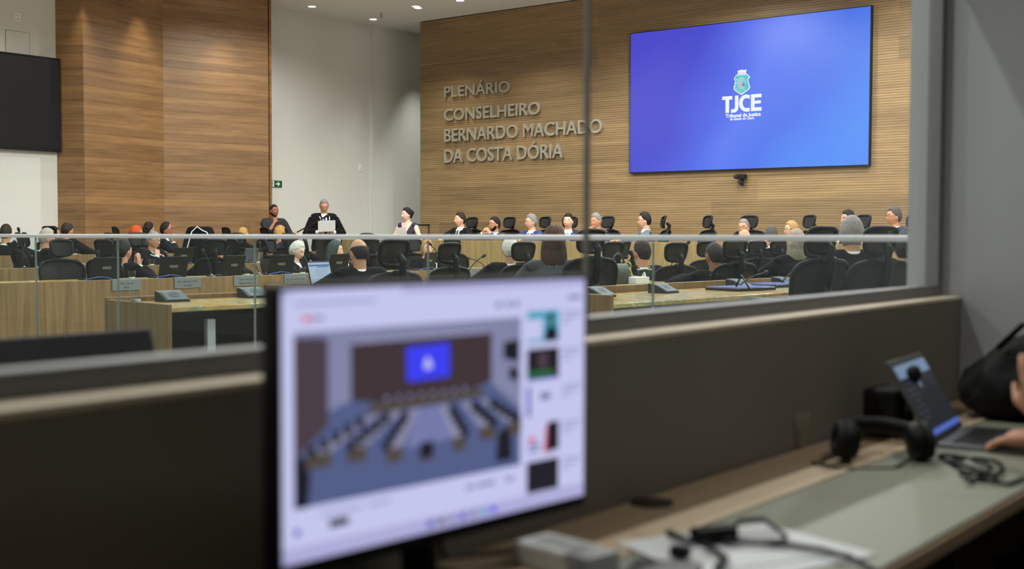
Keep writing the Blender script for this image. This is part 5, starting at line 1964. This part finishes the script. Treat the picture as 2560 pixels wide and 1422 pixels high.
# ---- dark items against the wall: small speaker box, bag, loose cables, phone stand bar
p = on(2212, 1045, 0, -1.16)
o = thing('speaker_box', 'small black box against the low wall behind the headphones', 'box', (-1.15, p.y, DESKZ))
MB().box((0, 0, .06), (.09, .13, .12), bev=.01).build('case', BLACKM, o)
MB().lathe([(.001, .0), (.03, .0), (.033, .004)], seg=18, cap=False).build('cone', DARKM, o, True).matrix_local = frame((.047, 0, .06), (0, 1, 0), (0, 0, 1))
p0, p1 = desk_pt(2160, 1068), desk_pt(2290, 1035)
o = MB().tube([p0 + V((0, 0, .012)), p1 + V((0, 0, .03))], .007, 8).build('metal_rod', mat('tan_metal', (120, 104, 84), .4, .5), None, True)
tag(o, 'thin tan metal rod lying behind the headphones', 'rod')
o = MB().tube([desk_pt(2080, 1040, DESKZ + .01), desk_pt(2095, 1030, DESKZ + .03), desk_pt(2110, 1045, DESKZ + .02), desk_pt(2150, 1065, DESKZ + .006), desk_pt(2200, 1075, DESKZ + .006)], .006, 7).build('curled_cable', mat('brown_cable', (48, 34, 26), .6), None, True)
tag(o, 'brown curled cable end behind the headphones', 'cable')
pts = []
for k in range(60):
    q = k / 59
    pts.append(desk_pt(2400 + 75 * math.sin(q * 17) * (1 - .3 * q) + 60 * q, 1160 + 26 * math.cos(q * 13) + 14 * q, DESKZ + .012 + .006 * math.sin(k)))
pts += [desk_pt(2520, 1210, DESKZ + .012), desk_pt(2560, 1195, DESKZ + .012)]
o = MB().tube(pts, .0042, 7).build('coiled_cable', BLACKM, None, True)
tag(o, 'loosely coiled thin black cable on the desk before the laptop', 'cable')
# soft black bag behind the laptop
t = thing('backpack', 'black soft backpack leaning behind the laptop against the end wall', 'bag', (-.80, 3.46, DESKZ))
b = MB()
b.ell((-.06, 0, .13), (.22, .15, .13), u=24, v=16).ell((-.2, -.02, .08), (.14, .12, .085), u=20, v=14).ell((.0, .02, .22), (.16, .11, .1), u=20, v=14).ell((.18, .03, .13), (.2, .17, .14), u=20, v=14).ell((.02, -.05, .2), (.17, .1, .09), u=18, v=12)
o = b.build('pouch', mat('bag_fabric', (10, 10, 12), .9, var=.3, scale=40), t)
remesh(o, .012, 6)
for v in o.data.vertices:
    v.co += v.co.normalized() * (.035 * noise.noise(v.co * 7) + .014 * noise.noise(v.co * 19)) * (1 if v.co.z > .05 else 0)
MB().tube([(-.2, -.1, .2), (-.12, -.17, .27), (.05, -.17, .28), (.15, -.12, .22)], .012, 8, .5).build('strap', BLACKM, t, True)
# the black display standing just outside the window, lower left
t = thing('floor_display', 'big black flat display leaning back just outside the window, lower left', 'screen', (-2.2, .93, 0), 0)
ln = M4.Rotation(rad(-19), 4, 'Y')
o = MB().box((0, 0, -.29), (.05, 1.2, .58), bev=.006).build('casing', mat('navy_black', (20, 20, 26), .5), t)
o.matrix_local = M4.Translation((0, 0, 1.04)) @ ln
o2 = MB().box((.026, 0, -.29), (.003, 1.16, .54)).build('screen_glass', mat('off_screen', (20, 20, 23), .25, spec=.3), t)
o2.matrix_local = o.matrix_local
for s in (-1, 1):
    MB().tube([(.1, s * .4, .62), (-.1, s * .4, .6), (-.12, s * .4, .03)], .022, 8).build('stand_post', BLACKM, t, True)
    MB().box((.0, s * .4, .02), (.6, .06, .04), bev=.01).build('stand_foot', BLACKM, t)

# ---- the operator, mostly outside the right edge of the picture
hr_ = on(2508, 1100, 2, DESKZ + .035)
hu_ = CAM + ray(2612, 1050) * 2.5
op_root = V((-.28, 2.86, 0))
hd_ = V((-.96, .1, 0)).normalized()
rz_ = math.atan2(-hd_.x, hd_.y)
inv = (M4.Translation(op_root) @ M4.Rotation(rz_, 4, 'Z')).inverted()
i3 = inv.to_3x3()
wr = inv @ V((hr_.x + .10, hr_.y, DESKZ + .05))
person('person in dark clothes at the right edge typing on the laptop', op_root, rz_, 1.33, True, .10, head=(5, 12, 0), outfit='black', skin='tan', hair=('short', 'black'),
       arms=((tuple(inv @ hu_), tuple(i3 @ V((-.2, .1, 1))), tuple(i3 @ V((0, -1, 0))), .6), (tuple(wr), tuple(i3 @ V((-1, .1, -.12))), (0, 0, 1), .35)), vox=.006, collar=False, desk_z=DESKZ + .01)
t = thing('operator_chair', 'dark office chair of the person at the right edge', 'chair', op_root, rz_)
MB().box((0, 0, .43), (.48, .46, .07), bev=.03).build('seat', SEATC, t, True)
MB().box((0, -.27, .78), (.44, .05, .5), bev=.03).build('backrest', SEATC, t, True)
MB().tube([(0, -.27, .6), (0, -.28, .42), (0, -.05, .39)], .03, 8, .6).build('back_stem', BLACK, t, True)
MB().lathe([(.05, .06), (.05, .16), (.026, .17), (.026, .4)], seg=14).build('gas_column', DARKM, t, True)
for k in range(5):
    q = 2 * PI * k / 5
    MB().tube([(.03 * math.cos(q), .03 * math.sin(q), .1), (.3 * math.cos(q), .3 * math.sin(q), .03)], [.03, .02], 8).build('leg', BLACK, t, True)
